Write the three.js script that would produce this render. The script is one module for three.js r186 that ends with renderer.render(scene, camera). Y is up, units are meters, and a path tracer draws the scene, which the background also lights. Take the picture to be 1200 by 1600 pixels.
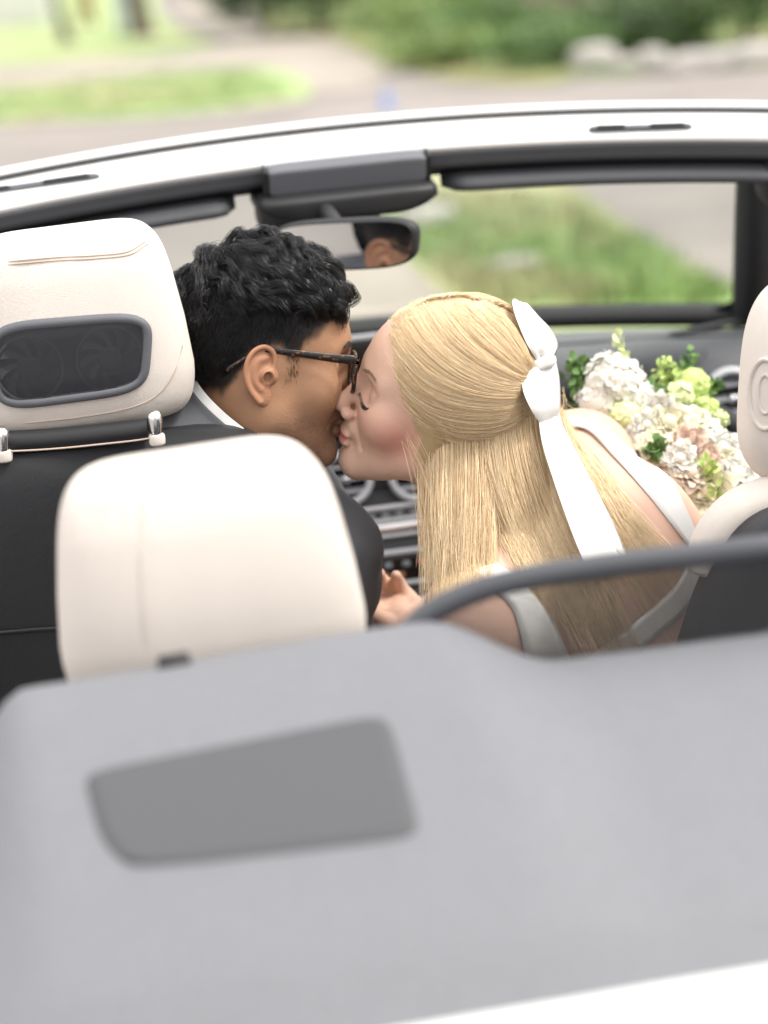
import * as THREE from 'three';
import { mergeGeometries, mergeVertices } from 'three/addons/utils/BufferGeometryUtils.js';

// ---------------------------------------------------------------- camera, sky, sun, exposure
const scene = new THREE.Scene();
const FPX = 3778;                                   // an 85 mm lens on a 24 x 36 frame, in pixels of the 1200 x 1600 photograph
const camera = new THREE.PerspectiveCamera(2 * Math.atan(800 / FPX) * 180 / Math.PI, 0.75, 0.05, 600);
const deg = Math.PI / 180;
camera.position.set(-0.49, 1.71, 0);
camera.rotation.order = 'YXZ';
camera.rotation.set(-14.3 * deg, -8.8 * deg, -5.0 * deg);
camera.focus = 2.69;
camera.userData.fStop = 2.65;
//ZOOM
camera.updateMatrixWorld(true);
scene.add(camera);

const renderer = new THREE.WebGLRenderer({ antialias: true });
renderer.toneMapping = THREE.LinearToneMapping;
renderer.toneMappingExposure = 2.3;
renderer.shadowMap.enabled = true;
renderer.shadowMap.type = THREE.PCFSoftShadowMap;

const SUN = new THREE.Vector3(0.55, 0.78, 0.16).normalize();
{ // bright, thinly overcast sky: white, a little brighter towards the veiled sun
  const w = 256, h = 128, d = new Float32Array(w * h * 4);
  for (let j = 0; j < h; j++) for (let i = 0; i < w; i++) {
    const th = (j + 0.5) / h * Math.PI - Math.PI / 2, ph = ((i + 0.5) / w - 0.5) * 2 * Math.PI;
    const y = Math.sin(th), x = Math.cos(th) * Math.cos(ph), z = Math.cos(th) * Math.sin(ph);
    const s = Math.max(0, x * SUN.x + y * SUN.y + z * SUN.z);
    const g = 0.62 + 0.38 * Math.max(0, y) + 0.55 * Math.pow(s, 6);
    const k = (j * w + i) * 4;
    d[k] = 1.0 * g; d[k + 1] = 0.985 * g; d[k + 2] = 0.985 * g; d[k + 3] = 1;
  }
  const t = new THREE.DataTexture(d, w, h, THREE.RGBAFormat, THREE.FloatType);
  t.mapping = THREE.EquirectangularReflectionMapping; t.magFilter = t.minFilter = THREE.LinearFilter; t.needsUpdate = true;
  scene.background = t; scene.environment = t;
}
const sun = new THREE.DirectionalLight(new THREE.Color(1, 0.955, 0.88), 1.5);
sun.position.copy(SUN).multiplyScalar(30).add(new THREE.Vector3(0, 1, -3)); sun.target.position.set(0, 1, -3);
sun.castShadow = true; sun.shadow.radius = 26; sun.shadow.mapSize.set(2048, 2048);
Object.assign(sun.shadow.camera, { left: -30, right: 30, top: 30, bottom: -30, near: 1, far: 120 });
scene.add(sun, sun.target);

// ---------------------------------------------------------------- helpers
const V = (x = 0, y = 0, z = 0) => new THREE.Vector3(x, y, z);
let seed = 12345;
const rnd = () => { seed = (seed + 0x6D2B79F5) | 0; let t = Math.imul(seed ^ (seed >>> 15), 1 | seed); t = (t + Math.imul(t ^ (t >>> 7), 61 | t)) ^ t; return ((t ^ (t >>> 14)) >>> 0) / 4294967296; };
const rr = (a, b) => a + (b - a) * rnd();
const gauss = () => (rnd() + rnd() + rnd() + rnd() - 2) * 1.2;
const clamp = (x, a = 0, b = 1) => Math.min(b, Math.max(a, x));
const sm = (a, b, x) => { const t = clamp((x - a) / (b - a)); return t * t * (3 - 2 * t); };
const lerp = (a, b, t) => a + (b - a) * t;
const CW = camera.matrixWorld.clone(), CP = camera.position.clone();
const AX = V().setFromMatrixColumn(CW, 0), AY = V().setFromMatrixColumn(CW, 1), AZ = V().setFromMatrixColumn(CW, 2); // right, up, towards the camera
const dir = (px, py) => V((px - 600) / FPX, -(py - 800) / FPX, -1).transformDirection(CW).multiplyScalar(Math.hypot((px - 600) / FPX, (py - 800) / FPX, 1));
const U = (px, py, d) => dir(px, py).multiplyScalar(d).add(CP);               // a photograph pixel at a known distance
const onY = (px, py, y) => { const r = dir(px, py); return r.multiplyScalar((y - CP.y) / r.y).add(CP); };
const onZ = (px, py, z) => { const r = dir(px, py); return r.multiplyScalar((z - CP.z) / r.z).add(CP); };
const onPlane = (px, py, p, n) => { const r = dir(px, py); return r.clone().multiplyScalar(p.clone().sub(CP).dot(n) / r.dot(n)).add(CP); };
const caster = new THREE.Raycaster();
function hit(mesh, px, py, lift = 0) {                                        // the point of a surface that a pixel shows
  mesh.updateWorldMatrix(true, false);
  caster.set(CP, dir(px, py).normalize());
  const side = mesh.material.side; mesh.material.side = THREE.DoubleSide;
  const h = caster.intersectObject(mesh, false)[0]; mesh.material.side = side;
  if (!h) return null;
  const n = h.face.normal.clone().transformDirection(mesh.matrixWorld);
  if (n.dot(caster.ray.direction) > 0) n.negate();
  return { p: h.point.clone().addScaledVector(n, lift), n };
}
const hash = (i, j, k = 0) => { let h = (i * 374761393 + j * 668265263 + k * 2147483647 + 77) | 0; h = Math.imul(h ^ (h >>> 13), 1274126177); return ((h ^ (h >>> 16)) >>> 0) / 4294967296; };
function vnoise(x, y, z = 0, per = 0) {
  const i = Math.floor(x), j = Math.floor(y), k = Math.floor(z), f = x - i, g = y - j, h = z - k;
  const u = f * f * (3 - 2 * f), v = g * g * (3 - 2 * g), w = h * h * (3 - 2 * h);
  const m = a => per ? ((a % per) + per) % per : a, H = (a, b, c) => hash(m(a), m(b), c);
  const L = c => lerp(lerp(H(i, j, c), H(i + 1, j, c), u), lerp(H(i, j + 1, c), H(i + 1, j + 1, c), u), v);
  return w ? lerp(L(k), L(k + 1), w) : L(k);
}
const fbm = (x, y, z = 0, o = 4, per = 0) => { let s = 0, a = 0.5, t = 0; for (let q = 0; q < o; q++) { s += a * vnoise(x, y, z + q * 7, per); t += a; x *= 2; y *= 2; z *= 2; per *= 2; a *= 0.5; } return s / t; };
const toS = c => c <= 0.0031308 ? 12.92 * c : 1.055 * Math.pow(c, 1 / 2.4) - 0.055;
function tex(n, fn, color = false, rep = 1) {                                  // fn(u, v) in 0..1 -> grey number or [r, g, b] linear
  const d = new Uint8Array(n * n * 4);
  for (let j = 0; j < n; j++) for (let i = 0; i < n; i++) {
    let c = fn(i / n, j / n); if (typeof c === 'number') c = [c, c, c];
    for (let q = 0; q < 3; q++) d[(j * n + i) * 4 + q] = Math.round(255 * clamp(color ? toS(c[q]) : c[q]));
    d[(j * n + i) * 4 + 3] = c.length > 3 ? Math.round(255 * c[3]) : 255;
  }
  const t = new THREE.DataTexture(d, n, n); t.wrapS = t.wrapT = THREE.RepeatWrapping; t.magFilter = THREE.LinearFilter; t.minFilter = THREE.LinearMipmapLinearFilter; t.generateMipmaps = true;
  if (color) t.colorSpace = THREE.SRGBColorSpace;
  t.repeat.set(rep, rep); t.needsUpdate = true; return t;
}
const rgb = (r, g, b) => new THREE.Color().setRGB(r, g, b);
const mat = (c, rough = 0.6, o = {}) => { const { metal = 0, ...rest } = o; return new THREE.MeshPhysicalMaterial({ color: rgb(...c), roughness: rough, metalness: metal, side: THREE.DoubleSide, ...rest }); };

const used = new Map();
const numbered = n => { const k = used.get(n) || 0; used.set(n, k + 1); return k ? `${n}_${String(k).padStart(3, '0')}` : n; };
function tag(o, label, category, group, kind) {
  if (label) o.userData.label = label; if (category) o.userData.category = category;
  if (group) o.userData.group = group; if (kind) o.userData.kind = kind; return o;
}
function thing(name, label, category, at = V(), group) {
  const g = new THREE.Group(); g.name = numbered(name); g.position.copy(at); scene.add(g); return tag(g, label, category, group);
}
function mesh(name, geo, m, parent = scene) {                                  // geometry in world axes; kept in place under its parent
  const o = new THREE.Mesh(geo, m); o.name = parent === scene ? numbered(name) : name; o.castShadow = o.receiveShadow = true;
  parent.updateWorldMatrix?.(true, false); parent.add(o);
  if (parent !== scene) { o.position.copy(parent.worldToLocal(V())); }
  return o;
}
function geom(pos, idx, uv, col) {
  const g = new THREE.BufferGeometry();
  g.setAttribute('position', new THREE.Float32BufferAttribute(pos, 3));
  if (uv) g.setAttribute('uv', new THREE.Float32BufferAttribute(uv, 2));
  if (col) g.setAttribute('color', new THREE.Float32BufferAttribute(col, 3));
  if (idx) g.setIndex(idx);
  g.computeVertexNormals(); return g;
}
// a grid of points P(i, j) -> surface; uv in metres along the rows
function grid(nu, nv, P, closeU = false) {
  const pos = [], uv = [], idx = [];
  for (let j = 0; j <= nv; j++) { let a = 0, last = null; for (let i = 0; i <= nu; i++) {
    const p = P(i / nu, j / nv); pos.push(p.x, p.y, p.z); if (last) a += p.distanceTo(last); last = p;
    uv.push(a, 0);
  } }
  for (let i = 0; i <= nu; i++) { let b = 0; for (let j = 0; j <= nv; j++) { const k = j * (nu + 1) + i; if (j) { const q = k - nu - 1; b += Math.hypot(pos[k * 3] - pos[q * 3], pos[k * 3 + 1] - pos[q * 3 + 1], pos[k * 3 + 2] - pos[q * 3 + 2]); } uv[k * 2 + 1] = b; } }
  for (let j = 0; j < nv; j++) for (let i = 0; i < nu; i++) { const a = j * (nu + 1) + i, b = a + 1, c = a + nu + 1, d = c + 1; idx.push(a, b, d, a, d, c); }
  const g = geom(pos, idx, uv);
  if (closeU) { const n = g.attributes.normal; for (let j = 0; j <= nv; j++) { const a = j * (nu + 1), b = a + nu; const v = V(n.getX(a) + n.getX(b), n.getY(a) + n.getY(b), n.getZ(a) + n.getZ(b)).normalize(); n.setXYZ(a, v.x, v.y, v.z); n.setXYZ(b, v.x, v.y, v.z); } }
  return g;
}
// rounded block of half sizes a, b, c; e1 squares it top to bottom, e2 in plan; bend(p) shapes it
function block(a, b, c, e1 = 5, e2 = 5, bend = null, nu = 40, nv = 24) {
  const S = (x, e) => Math.sign(x) * Math.pow(Math.abs(x), 2 / e);
  return grid(nu, nv, (u, v) => {
    const th = u * 2 * Math.PI, ph = (v - 0.5) * Math.PI, s = Math.max(S(Math.cos(ph), e1), 1e-4);
    const p = V(a * s * S(Math.cos(th), e2), b * S(Math.sin(ph), e1), -c * s * S(Math.sin(th), e2));
    return bend ? bend(p) || p : p;
  }, true);
}
const basis = (x, y, z, o) => new THREE.Matrix4().makeBasis(x, y, z).setPosition(o);
const put = (g, x = 0, y = 0, z = 0, rx = 0, ry = 0, rz = 0) => g.applyMatrix4(new THREE.Matrix4().compose(V(x, y, z), new THREE.Quaternion().setFromEuler(new THREE.Euler(rx, ry, rz, 'YXZ')), V(1, 1, 1)));
const box = (w, h, d) => block(w / 2, h / 2, d / 2, 14, 14, null, 24, 12);
// tube through points with a radius (number or function of t) and sides; flat squashes it along its second normal
function tube(pts, rad, seg = 32, sides = 8, closed = false, smooth = true) {
  const c = new THREE.CatmullRomCurve3(pts, closed, 'centripetal'), fr = c.computeFrenetFrames(seg, closed);
  const g = grid(sides, seg, (u, v) => {
    const k = Math.min(seg, Math.round(v * seg)), p = smooth ? c.getPoint(v) : c.getPoint(v), r = typeof rad === 'number' ? rad : rad(v), a = -u * 2 * Math.PI;
    return p.addScaledVector(fr.normals[k], Math.cos(a) * r).addScaledVector(fr.binormals[k], Math.sin(a) * r);
  }, true);
  return g;
}
function capTube(pts, rad, seg = 32, sides = 8) { const R = typeof rad === 'number' ? () => rad : rad; return tube(pts, t => R(t) * Math.max(0.02, Math.pow(Math.min(1, Math.min(t, 1 - t) * seg / 1.6), 0.5)), seg, sides); }
const merge = gs => mergeGeometries(gs.map(g => { const q = g.index ? g.toNonIndexed() : g; for (const k of Object.keys(q.attributes)) if (!['position', 'normal', 'uv', 'color'].includes(k)) q.deleteAttribute(k); return q; }));
const mergeI = gs => mergeGeometries(gs);

// smooth distance fields and their mesh (surface nets)
const smin = (a, b, k) => { const h = Math.max(k - Math.abs(a - b), 0) / k; return Math.min(a, b) - h * h * k * 0.25; };
const smax = (a, b, k) => -smin(-a, -b, k);
const sph = (x, y, z, c, r) => Math.hypot(x - c[0], y - c[1], z - c[2]) - r;
const ell = (x, y, z, c, r) => { const a = (x - c[0]) / r[0], b = (y - c[1]) / r[1], d = (z - c[2]) / r[2], k0 = Math.hypot(a, b, d), k1 = Math.hypot(a / r[0], b / r[1], d / r[2]); return k1 > 1e-9 ? k0 * (k0 - 1) / k1 : -Math.min(...r); };
function cone(x, y, z, a, b, r1, r2) { const bx = b[0] - a[0], by = b[1] - a[1], bz = b[2] - a[2], px = x - a[0], py = y - a[1], pz = z - a[2]; const h = clamp((px * bx + py * by + pz * bz) / (bx * bx + by * by + bz * bz)); return Math.hypot(px - bx * h, py - by * h, pz - bz * h) - lerp(r1, r2, h); }
function fieldMesh(f, lo, hi, cell, colorFn) {
  const n = [0, 1, 2].map(k => Math.ceil((hi[k] - lo[k]) / cell) + 1), [nx, ny, nz] = n;
  const F = new Float32Array(nx * ny * nz), at = (i, j, k) => i + nx * (j + ny * k);
  // coarse pass skips cells far from the surface
  const st = 4;
  for (let k0 = 0; k0 < nz; k0 += st) for (let j0 = 0; j0 < ny; j0 += st) for (let i0 = 0; i0 < nx; i0 += st) {
    const c = f(lo[0] + (i0 + 1.5) * cell, lo[1] + (j0 + 1.5) * cell, lo[2] + (k0 + 1.5) * cell), far = Math.abs(c) > cell * 7.5;
    for (let k = k0; k < Math.min(nz, k0 + st); k++) for (let j = j0; j < Math.min(ny, j0 + st); j++) for (let i = i0; i < Math.min(nx, i0 + st); i++)
      F[at(i, j, k)] = far ? c : f(lo[0] + i * cell, lo[1] + j * cell, lo[2] + k * cell);
  }
  const id = new Int32Array(nx * ny * nz).fill(-1), pos = [], idx = [];
  for (let k = 0; k < nz - 1; k++) for (let j = 0; j < ny - 1; j++) for (let i = 0; i < nx - 1; i++) {
    let m = 0, sx = 0, sy = 0, sz = 0, c = 0;
    for (let q = 0; q < 8; q++) if (F[at(i + (q & 1), j + (q >> 1 & 1), k + (q >> 2))] < 0) m |= 1 << q;
    if (m === 0 || m === 255) continue;
    for (let q = 0; q < 8; q++) for (const b of [1, 2, 4]) if (!(q & b)) { const w = q | b; if ((m >> q & 1) !== (m >> w & 1)) {
      const A = F[at(i + (q & 1), j + (q >> 1 & 1), k + (q >> 2))], B = F[at(i + (w & 1), j + (w >> 1 & 1), k + (w >> 2))], t = A / (A - B);
      sx += (q & 1) + (b === 1 ? t : 0); sy += (q >> 1 & 1) + (b === 2 ? t : 0); sz += (q >> 2) + (b === 4 ? t : 0); c++; } }
    id[at(i, j, k)] = pos.length / 3; pos.push(lo[0] + (i + sx / c) * cell, lo[1] + (j + sy / c) * cell, lo[2] + (k + sz / c) * cell);
  }
  for (let k = 1; k < nz - 1; k++) for (let j = 1; j < ny - 1; j++) for (let i = 1; i < nx - 1; i++) {
    const A = F[at(i, j, k)] < 0;
    const q = (a, b, c, d, flip) => { const v = [id[a], id[b], id[c], id[d]]; if (v.some(t => t < 0)) return; flip ? idx.push(v[0], v[2], v[1], v[0], v[3], v[2]) : idx.push(v[0], v[1], v[2], v[0], v[2], v[3]); };
    if (A !== F[at(i + 1, j, k)] < 0) q(at(i, j - 1, k - 1), at(i, j, k - 1), at(i, j, k), at(i, j - 1, k), !A);
    if (A !== F[at(i, j + 1, k)] < 0) q(at(i - 1, j, k - 1), at(i - 1, j, k), at(i, j, k), at(i, j, k - 1), !A);
    if (A !== F[at(i, j, k + 1)] < 0) q(at(i - 1, j - 1, k), at(i, j - 1, k), at(i, j, k), at(i - 1, j, k), !A);
  }
  const nor = [], uv = [], col = [], e = cell * 0.6;
  for (let v = 0; v < pos.length; v += 3) {
    const x = pos[v], y = pos[v + 1], z = pos[v + 2];
    const g = V(f(x + e, y, z) - f(x - e, y, z), f(x, y + e, z) - f(x, y - e, z), f(x, y, z + e) - f(x, y, z - e)).normalize();
    nor.push(g.x, g.y, g.z); uv.push(x + z * 0.7, y + z * 0.3);
    if (colorFn) col.push(...colorFn(x, y, z, g));
  }
  const g = new THREE.BufferGeometry();
  g.setAttribute('position', new THREE.Float32BufferAttribute(pos, 3)); g.setAttribute('normal', new THREE.Float32BufferAttribute(nor, 3)); g.setAttribute('uv', new THREE.Float32BufferAttribute(uv, 2));
  if (colorFn) g.setAttribute('color', new THREE.Float32BufferAttribute(col, 3));
  g.setIndex(idx); return g;
}
// many thin three-sided hairs in one geometry; hairs: arrays of points, width in metres, colour each
class Hairs {
  constructor() { this.pos = []; this.nor = []; this.col = []; this.idx = []; }
  add(pts, w, c, tipw = 0.25) {
    const n = pts.length, b0 = this.pos.length / 3; let up = V(0.31, 0.87, 0.38);
    for (let i = 0; i < n; i++) {
      const t = pts[Math.min(n - 1, i + 1)].clone().sub(pts[Math.max(0, i - 1)]).normalize();
      const a = V().crossVectors(t, up).normalize(), b = V().crossVectors(t, a); up = b.clone().negate();
      const r = w * 0.5 * lerp(1, tipw, Math.pow(i / (n - 1), 3));
      for (let q = 0; q < 3; q++) { const g = q * 2.0944, d = a.clone().multiplyScalar(Math.cos(g)).addScaledVector(b, Math.sin(g)); this.nor.push(d.x, d.y, d.z); this.pos.push(pts[i].x + d.x * r, pts[i].y + d.y * r, pts[i].z + d.z * r); this.col.push(c[0], c[1], c[2]); }
      if (i) for (let q = 0; q < 3; q++) { const A = b0 + (i - 1) * 3 + q, B = b0 + (i - 1) * 3 + (q + 1) % 3; this.idx.push(A, B, B + 3, A, B + 3, A + 3); }
    }
  }
  build() { const g = new THREE.BufferGeometry(); g.setAttribute('position', new THREE.Float32BufferAttribute(this.pos, 3)); g.setAttribute('normal', new THREE.Float32BufferAttribute(this.nor, 3)); g.setAttribute('color', new THREE.Float32BufferAttribute(this.col, 3)); g.setIndex(this.idx); return g; }
}
const leatherBump = tex(256, (u, v) => { let best = 9, second = 9; const N = 24, x = u * N, y = v * N, i0 = Math.floor(x), j0 = Math.floor(y);
  for (let i = i0 - 1; i <= i0 + 1; i++) for (let j = j0 - 1; j <= j0 + 1; j++) { const a = (i + N) % N, b = (j + N) % N, d = Math.hypot(i + hash(a, b, 1) - x, j + hash(a, b, 2) - y); if (d < best) { second = best; best = d; } else if (d < second) second = d; }
  return clamp((second - best) * 2.2) * 0.7 + 0.3 * fbm(u * 16, v * 16, 0, 3, 16); }, false, 30);
const weaveBump = tex(256, (u, v) => 0.5 + 0.25 * Math.sin(u * 64 * Math.PI) * Math.cos(v * 64 * Math.PI) + 0.3 * (fbm(u * 32, v * 32, 3, 3, 32) - 0.5), false, 20);
const fineBump = tex(256, (u, v) => fbm(u * 48, v * 48, 5, 3, 48), false, 14);
// ---------------------------------------------------------------- the ground: gravel, lawns, paths
const metreMap = (fn, size, metres) => { const t = tex(size, fn, true); t.repeat.set(1 / metres, 1 / metres); return t; };
const gravelMap = metreMap((u, v) => { const a = fbm(u * 8, v * 8, 1, 5, 8), b = vnoise(u * 256, v * 256, 2, 256), k = 0.62 + 0.5 * a + 0.25 * (b - 0.5); return [0.255 * k, 0.226 * k, 0.205 * k]; }, 512, 5);
const paleMap = metreMap((u, v) => { const a = fbm(u * 8, v * 8, 4, 5, 8), b = vnoise(u * 256, v * 256, 5, 256), k = 0.66 + 0.45 * a + 0.2 * (b - 0.5); return [0.335 * k, 0.295 * k, 0.25 * k]; }, 512, 5);
const lawnMap = metreMap((u, v) => { const a = fbm(u * 6, v * 6, 7, 5, 6), b = vnoise(u * 200, v * 200, 8, 200), k = 0.85 + 0.3 * b; const y = sm(0.42, 0.72, a); return [lerp(0.20, 0.31, y) * k * 1.3, lerp(0.27, 0.295, y) * k * 1.3, lerp(0.105, 0.17, y) * k * 1.3]; }, 512, 7);
const bedMap = metreMap((u, v) => { const a = fbm(u * 6, v * 6, 9, 5, 6), b = vnoise(u * 128, v * 128, 3, 128), k = 0.55 + 0.6 * b, y = sm(0.4, 0.7, a); return [lerp(0.13, 0.26, y) * k, lerp(0.23, 0.24, y) * k, lerp(0.05, 0.1, y) * k]; }, 512, 5);
const M = {
  gravel: new THREE.MeshStandardMaterial({ map: gravelMap, roughness: 0.95 }), pale: new THREE.MeshStandardMaterial({ map: paleMap, roughness: 0.95 }),
  lawn: new THREE.MeshStandardMaterial({ map: lawnMap, roughness: 0.95 }), bed: new THREE.MeshStandardMaterial({ map: bedMap, roughness: 0.95 }),
};
function sheet(name, pts, y, m, label) {                                       // outline in photograph pixels, laid on the ground at height y
  const c = new THREE.CatmullRomCurve3(pts.map(p => onY(p[0], p[1], y)), true, 'centripetal').getPoints(pts.length * 8);
  const g = new THREE.ShapeGeometry(new THREE.Shape(c.map(p => new THREE.Vector2(p.x, -p.z))));
  g.rotateX(-Math.PI / 2); g.translate(0, y, 0);
  const o = mesh(name, g, m); o.castShadow = false; return tag(o, label, null, null, 'structure');
}
{ const g = new THREE.PlaneGeometry(700, 700); g.rotateX(-Math.PI / 2); g.attributes.uv.array.forEach((v, i, a) => a[i] = v * 700); tag(mesh('ground', g, M.gravel), 'grey gravel ground around the car', null, null, 'structure'); }
sheet('lawn', [[-260, 222], [0, 193], [240, 180], [440, 160], [478, 152], [400, 106], [250, 113], [0, 136], [-260, 165]], 0.012, M.lawn, 'bright green lawn strip beside the gravel road');
sheet('path', [[-260, 158], [0, 134], [250, 111], [395, 104], [480, 148], [560, 140], [600, 100], [540, 66], [420, 55], [390, 30], [410, -30], [300, -30], [285, 20], [335, 72], [200, 92], [0, 104], [-260, 126]], 0.008, M.pale, 'pale sandy path curving between the lawns');
sheet('lawn', [[-260, 122], [0, 102], [200, 90], [325, 74], [285, 48], [240, 10], [230, -50], [-260, -40]], 0.012, M.lawn, 'lawn under the trees');
sheet('planting_bed', [[572, 84], [620, 106], [720, 126], [850, 131], [905, 120], [1000, 116], [1300, 92], [1500, 60], [1400, -60], [1100, -80], [700, -60], [420, -40], [400, 20], [430, 50], [520, 62]], 0.012, M.bed, 'planted bed of low green growth beyond the road');
sheet('lawn', [[596, 345], [640, 296], [700, 262], [800, 266], [880, 287], [960, 340], [1060, 402], [1160, 458], [1200, 520], [1000, 560], [820, 545], [720, 480], [640, 410]], 0.012, M.lawn, 'patchy lawn seen through the windscreen');
sheet('gravel_path', [[600, 360], [640, 408], [720, 480], [800, 540], [560, 560], [440, 500], [420, 420]], 0.006, M.pale, 'sandy worn patch at the edge of the lawn');

// ---------------------------------------------------------------- grass, shrubs, trees, stones, far fence and people
{ // short grass on the near and middle lawns, one uncountable mass
  const blade = geom([-0.004, 0, 0, 0.004, 0, 0, 0.006, 0.06, 0.012, -0.03, 0, 0.02, -0.022, 0, 0.02, -0.04, 0.05, 0.01, 0.02, 0, -0.02, 0.028, 0, -0.02, 0.04, 0.055, -0.03], [0, 1, 2, 3, 4, 5, 6, 7, 8]);
  blade.attributes.normal.array.forEach((_, i, a) => a[i] = i % 3 === 1 ? 1 : 0); const areas = [[[600, 300], [1150, 480], 3500], [[-30, 110], [470, 190], 2500]];
  const I = new THREE.InstancedMesh(blade, mat([1, 1, 1], 0.8), 21000), m4 = new THREE.Matrix4(); let k = 0;
  const poly = [[[610, 345], [645, 300], [700, 268], [800, 270], [875, 290], [960, 345], [1060, 407], [1150, 460], [1000, 540], [820, 535], [720, 470], [645, 405]], [[-60, 196], [0, 189], [240, 176], [440, 156], [465, 150], [395, 110], [250, 117], [0, 140], [-60, 146]]];
  const inside = (x, y, P) => { let c = false; for (let i = 0, j = P.length - 1; i < P.length; j = i++) if ((P[i][1] > y) !== (P[j][1] > y) && x < (P[j][0] - P[i][0]) * (y - P[i][1]) / (P[j][1] - P[i][1]) + P[i][0]) c = !c; return c; };
  areas.forEach(([a, b, n], q) => { for (let t = 0; t < n; t++) { const x = rr(a[0], b[0]), y = rr(a[1], b[1]); if (!inside(x, y, poly[q])) continue; const p = onY(x, y, 0.012);
    m4.makeRotationY(rr(0, 6.28)).scale(V(1, 1, 1).multiplyScalar(rr(0.6, 1.5))).setPosition(p); I.setMatrixAt(k, m4); const s = rr(0.6, 1.3), yl = sm(0.45, 0.65, fbm(p.x * 1.3, p.z * 1.3, 2, 3)); I.setColorAt(k, rgb(lerp(0.2, 0.36, yl) * s, lerp(0.32, 0.35, yl) * s, lerp(0.07, 0.15, yl) * s)); k++; } });
  I.count = k; I.name = 'grass'; I.castShadow = I.receiveShadow = true; scene.add(I); tag(I, 'short green grass blades on the lawns', 'grass', null, 'stuff');
}
function leaves(c, rad, n, size, cols, low = -1) {                             // leaf faces spread through a lumpy volume
  const pos = [], col = [], lumps = Array.from({ length: 9 }, () => V(gauss(), Math.abs(gauss()) * 0.8, gauss()).multiplyScalar(0.42));
  for (let i = 0; i < n; i++) {
    const L = lumps[Math.floor(rnd() * lumps.length)], d = V(gauss(), gauss(), gauss()).normalize().multiplyScalar(0.5 * Math.pow(rnd(), 0.45)).add(L);
    if (d.y < low) continue; const p = V(c.x + d.x * rad[0], c.y + d.y * rad[1], c.z + d.z * rad[2]); if (p.y < 0.01) continue;
    const a = V(gauss(), gauss() * 0.6 + 0.3, gauss()).normalize(), b = V(gauss(), gauss(), gauss()).cross(a).normalize(), s = size * rr(0.6, 1.4), k = cols[Math.floor(rnd() * cols.length)], v = rr(0.7, 1.25);
    const q = [p.clone(), p.clone().addScaledVector(a, s * 0.5).addScaledVector(b, s * 0.28), p.clone().addScaledVector(a, s), p.clone().addScaledVector(a, s * 0.5).addScaledVector(b, -s * 0.28)];
    for (const t of [0, 1, 2, 0, 2, 3]) { pos.push(q[t].x, q[t].y, q[t].z); col.push(k[0] * v, k[1] * v, k[2] * v); }
  }
  return geom(pos, null, null, col);
}
const leafMat = new THREE.MeshPhysicalMaterial({ color: 0xffffff, vertexColors: true, roughness: 0.75, side: THREE.DoubleSide, transmission: 0.45, thickness: 0 });
const barkMat = new THREE.MeshStandardMaterial({ map: metreMap((u, v) => { const a = fbm(u * 24, v * 5, 2, 5, 0), k = 0.5 + a; return [0.1 * k, 0.078 * k, 0.066 * k]; }, 256, 1), roughness: 0.95 });
const stemMat = mat([0.09, 0.065, 0.045], 0.9);
function shrub(name, label, px, py, rad, n, size, cols, group) {
  const b = onY(px, py, 0.01), t = thing(name, label, 'shrub', b, group);
  mesh('foliage', leaves(V(b.x, b.y + rad[1] * 0.45, b.z), rad, n, size, cols), leafMat, t);
  for (let i = 0; i < 4; i++) { const e = V(b.x + rad[0] * gauss() * 0.3, b.y + rad[1] * 0.8, b.z + rad[2] * gauss() * 0.3); mesh('stem', tube([b.clone().setY(0), b.clone().lerp(e, 0.5).add(V(gauss() * 0.03, 0, gauss() * 0.03)), e], q => 0.02 * (1 - q * 0.7), 8, 6), stemMat, t); }
  return t;
}
const GR = [[0.1, 0.2, 0.045], [0.13, 0.24, 0.055], [0.17, 0.28, 0.07]], DG = [[0.03, 0.07, 0.022], [0.045, 0.1, 0.03], [0.065, 0.13, 0.04]], YG = [[0.22, 0.33, 0.08], [0.27, 0.37, 0.1], [0.2, 0.28, 0.09]], BR = [[0.3, 0.25, 0.2], [0.25, 0.2, 0.16], [0.36, 0.31, 0.25]];
shrub('dark_bush', 'dense dark green bush at the bend of the sandy path', 505, 50, [2.2, 2.0, 1.6], 9000, 0.12, DG);
shrub('dark_bush', 'dark green bush between the sandy path and the planted bed', 420, 30, [1.3, 1.3, 1.2], 4000, 0.11, [...DG, ...GR]);
const low = 'low shrubs in the planted bed';
[[650, 72, 1.0, 0.55, YG, 'yellow-green low shrub where the sandy path meets the road'], [720, 40, 1.2, 0.8, [...YG, ...GR], 'mixed green rounded shrub behind the small white stone'], [790, 84, 0.9, 0.5, GR, 'fresh green low shrub beside the small white stone'], [860, 44, 1.3, 0.85, [...BR, ...YG], 'brown and green loose shrub behind the pale boulder'], [870, 100, 0.8, 0.35, GR, 'flat green clump touching the pale boulder'], [690, 104, 0.8, 0.3, YG, 'flat yellow-green clump at the road edge of the bed'], [600, 20, 1.4, 1.0, [...BR, ...GR], 'brownish green shrub next to the dense dark bush'], [760, 8, 1.8, 1.1, [...BR, ...YG], 'wide brown and green shrub at the back of the bed']]
  .forEach(([x, y, r, h, c, l]) => shrub('low_shrub', l, x, y, [r, h, r], 1500, 0.09, c, low));
shrub('green_hedge_shrub', 'deep green spreading shrub above the kerb stones', 1000, 84, [1.1, 0.45, 0.7], 3500, 0.09, [...DG, ...GR]);
shrub('green_hedge_shrub', 'tall dark evergreen shrub beside the bare twiggy bush', 1165, 72, [1.1, 1.2, 0.9], 3000, 0.1, [...DG, ...GR]);
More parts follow.
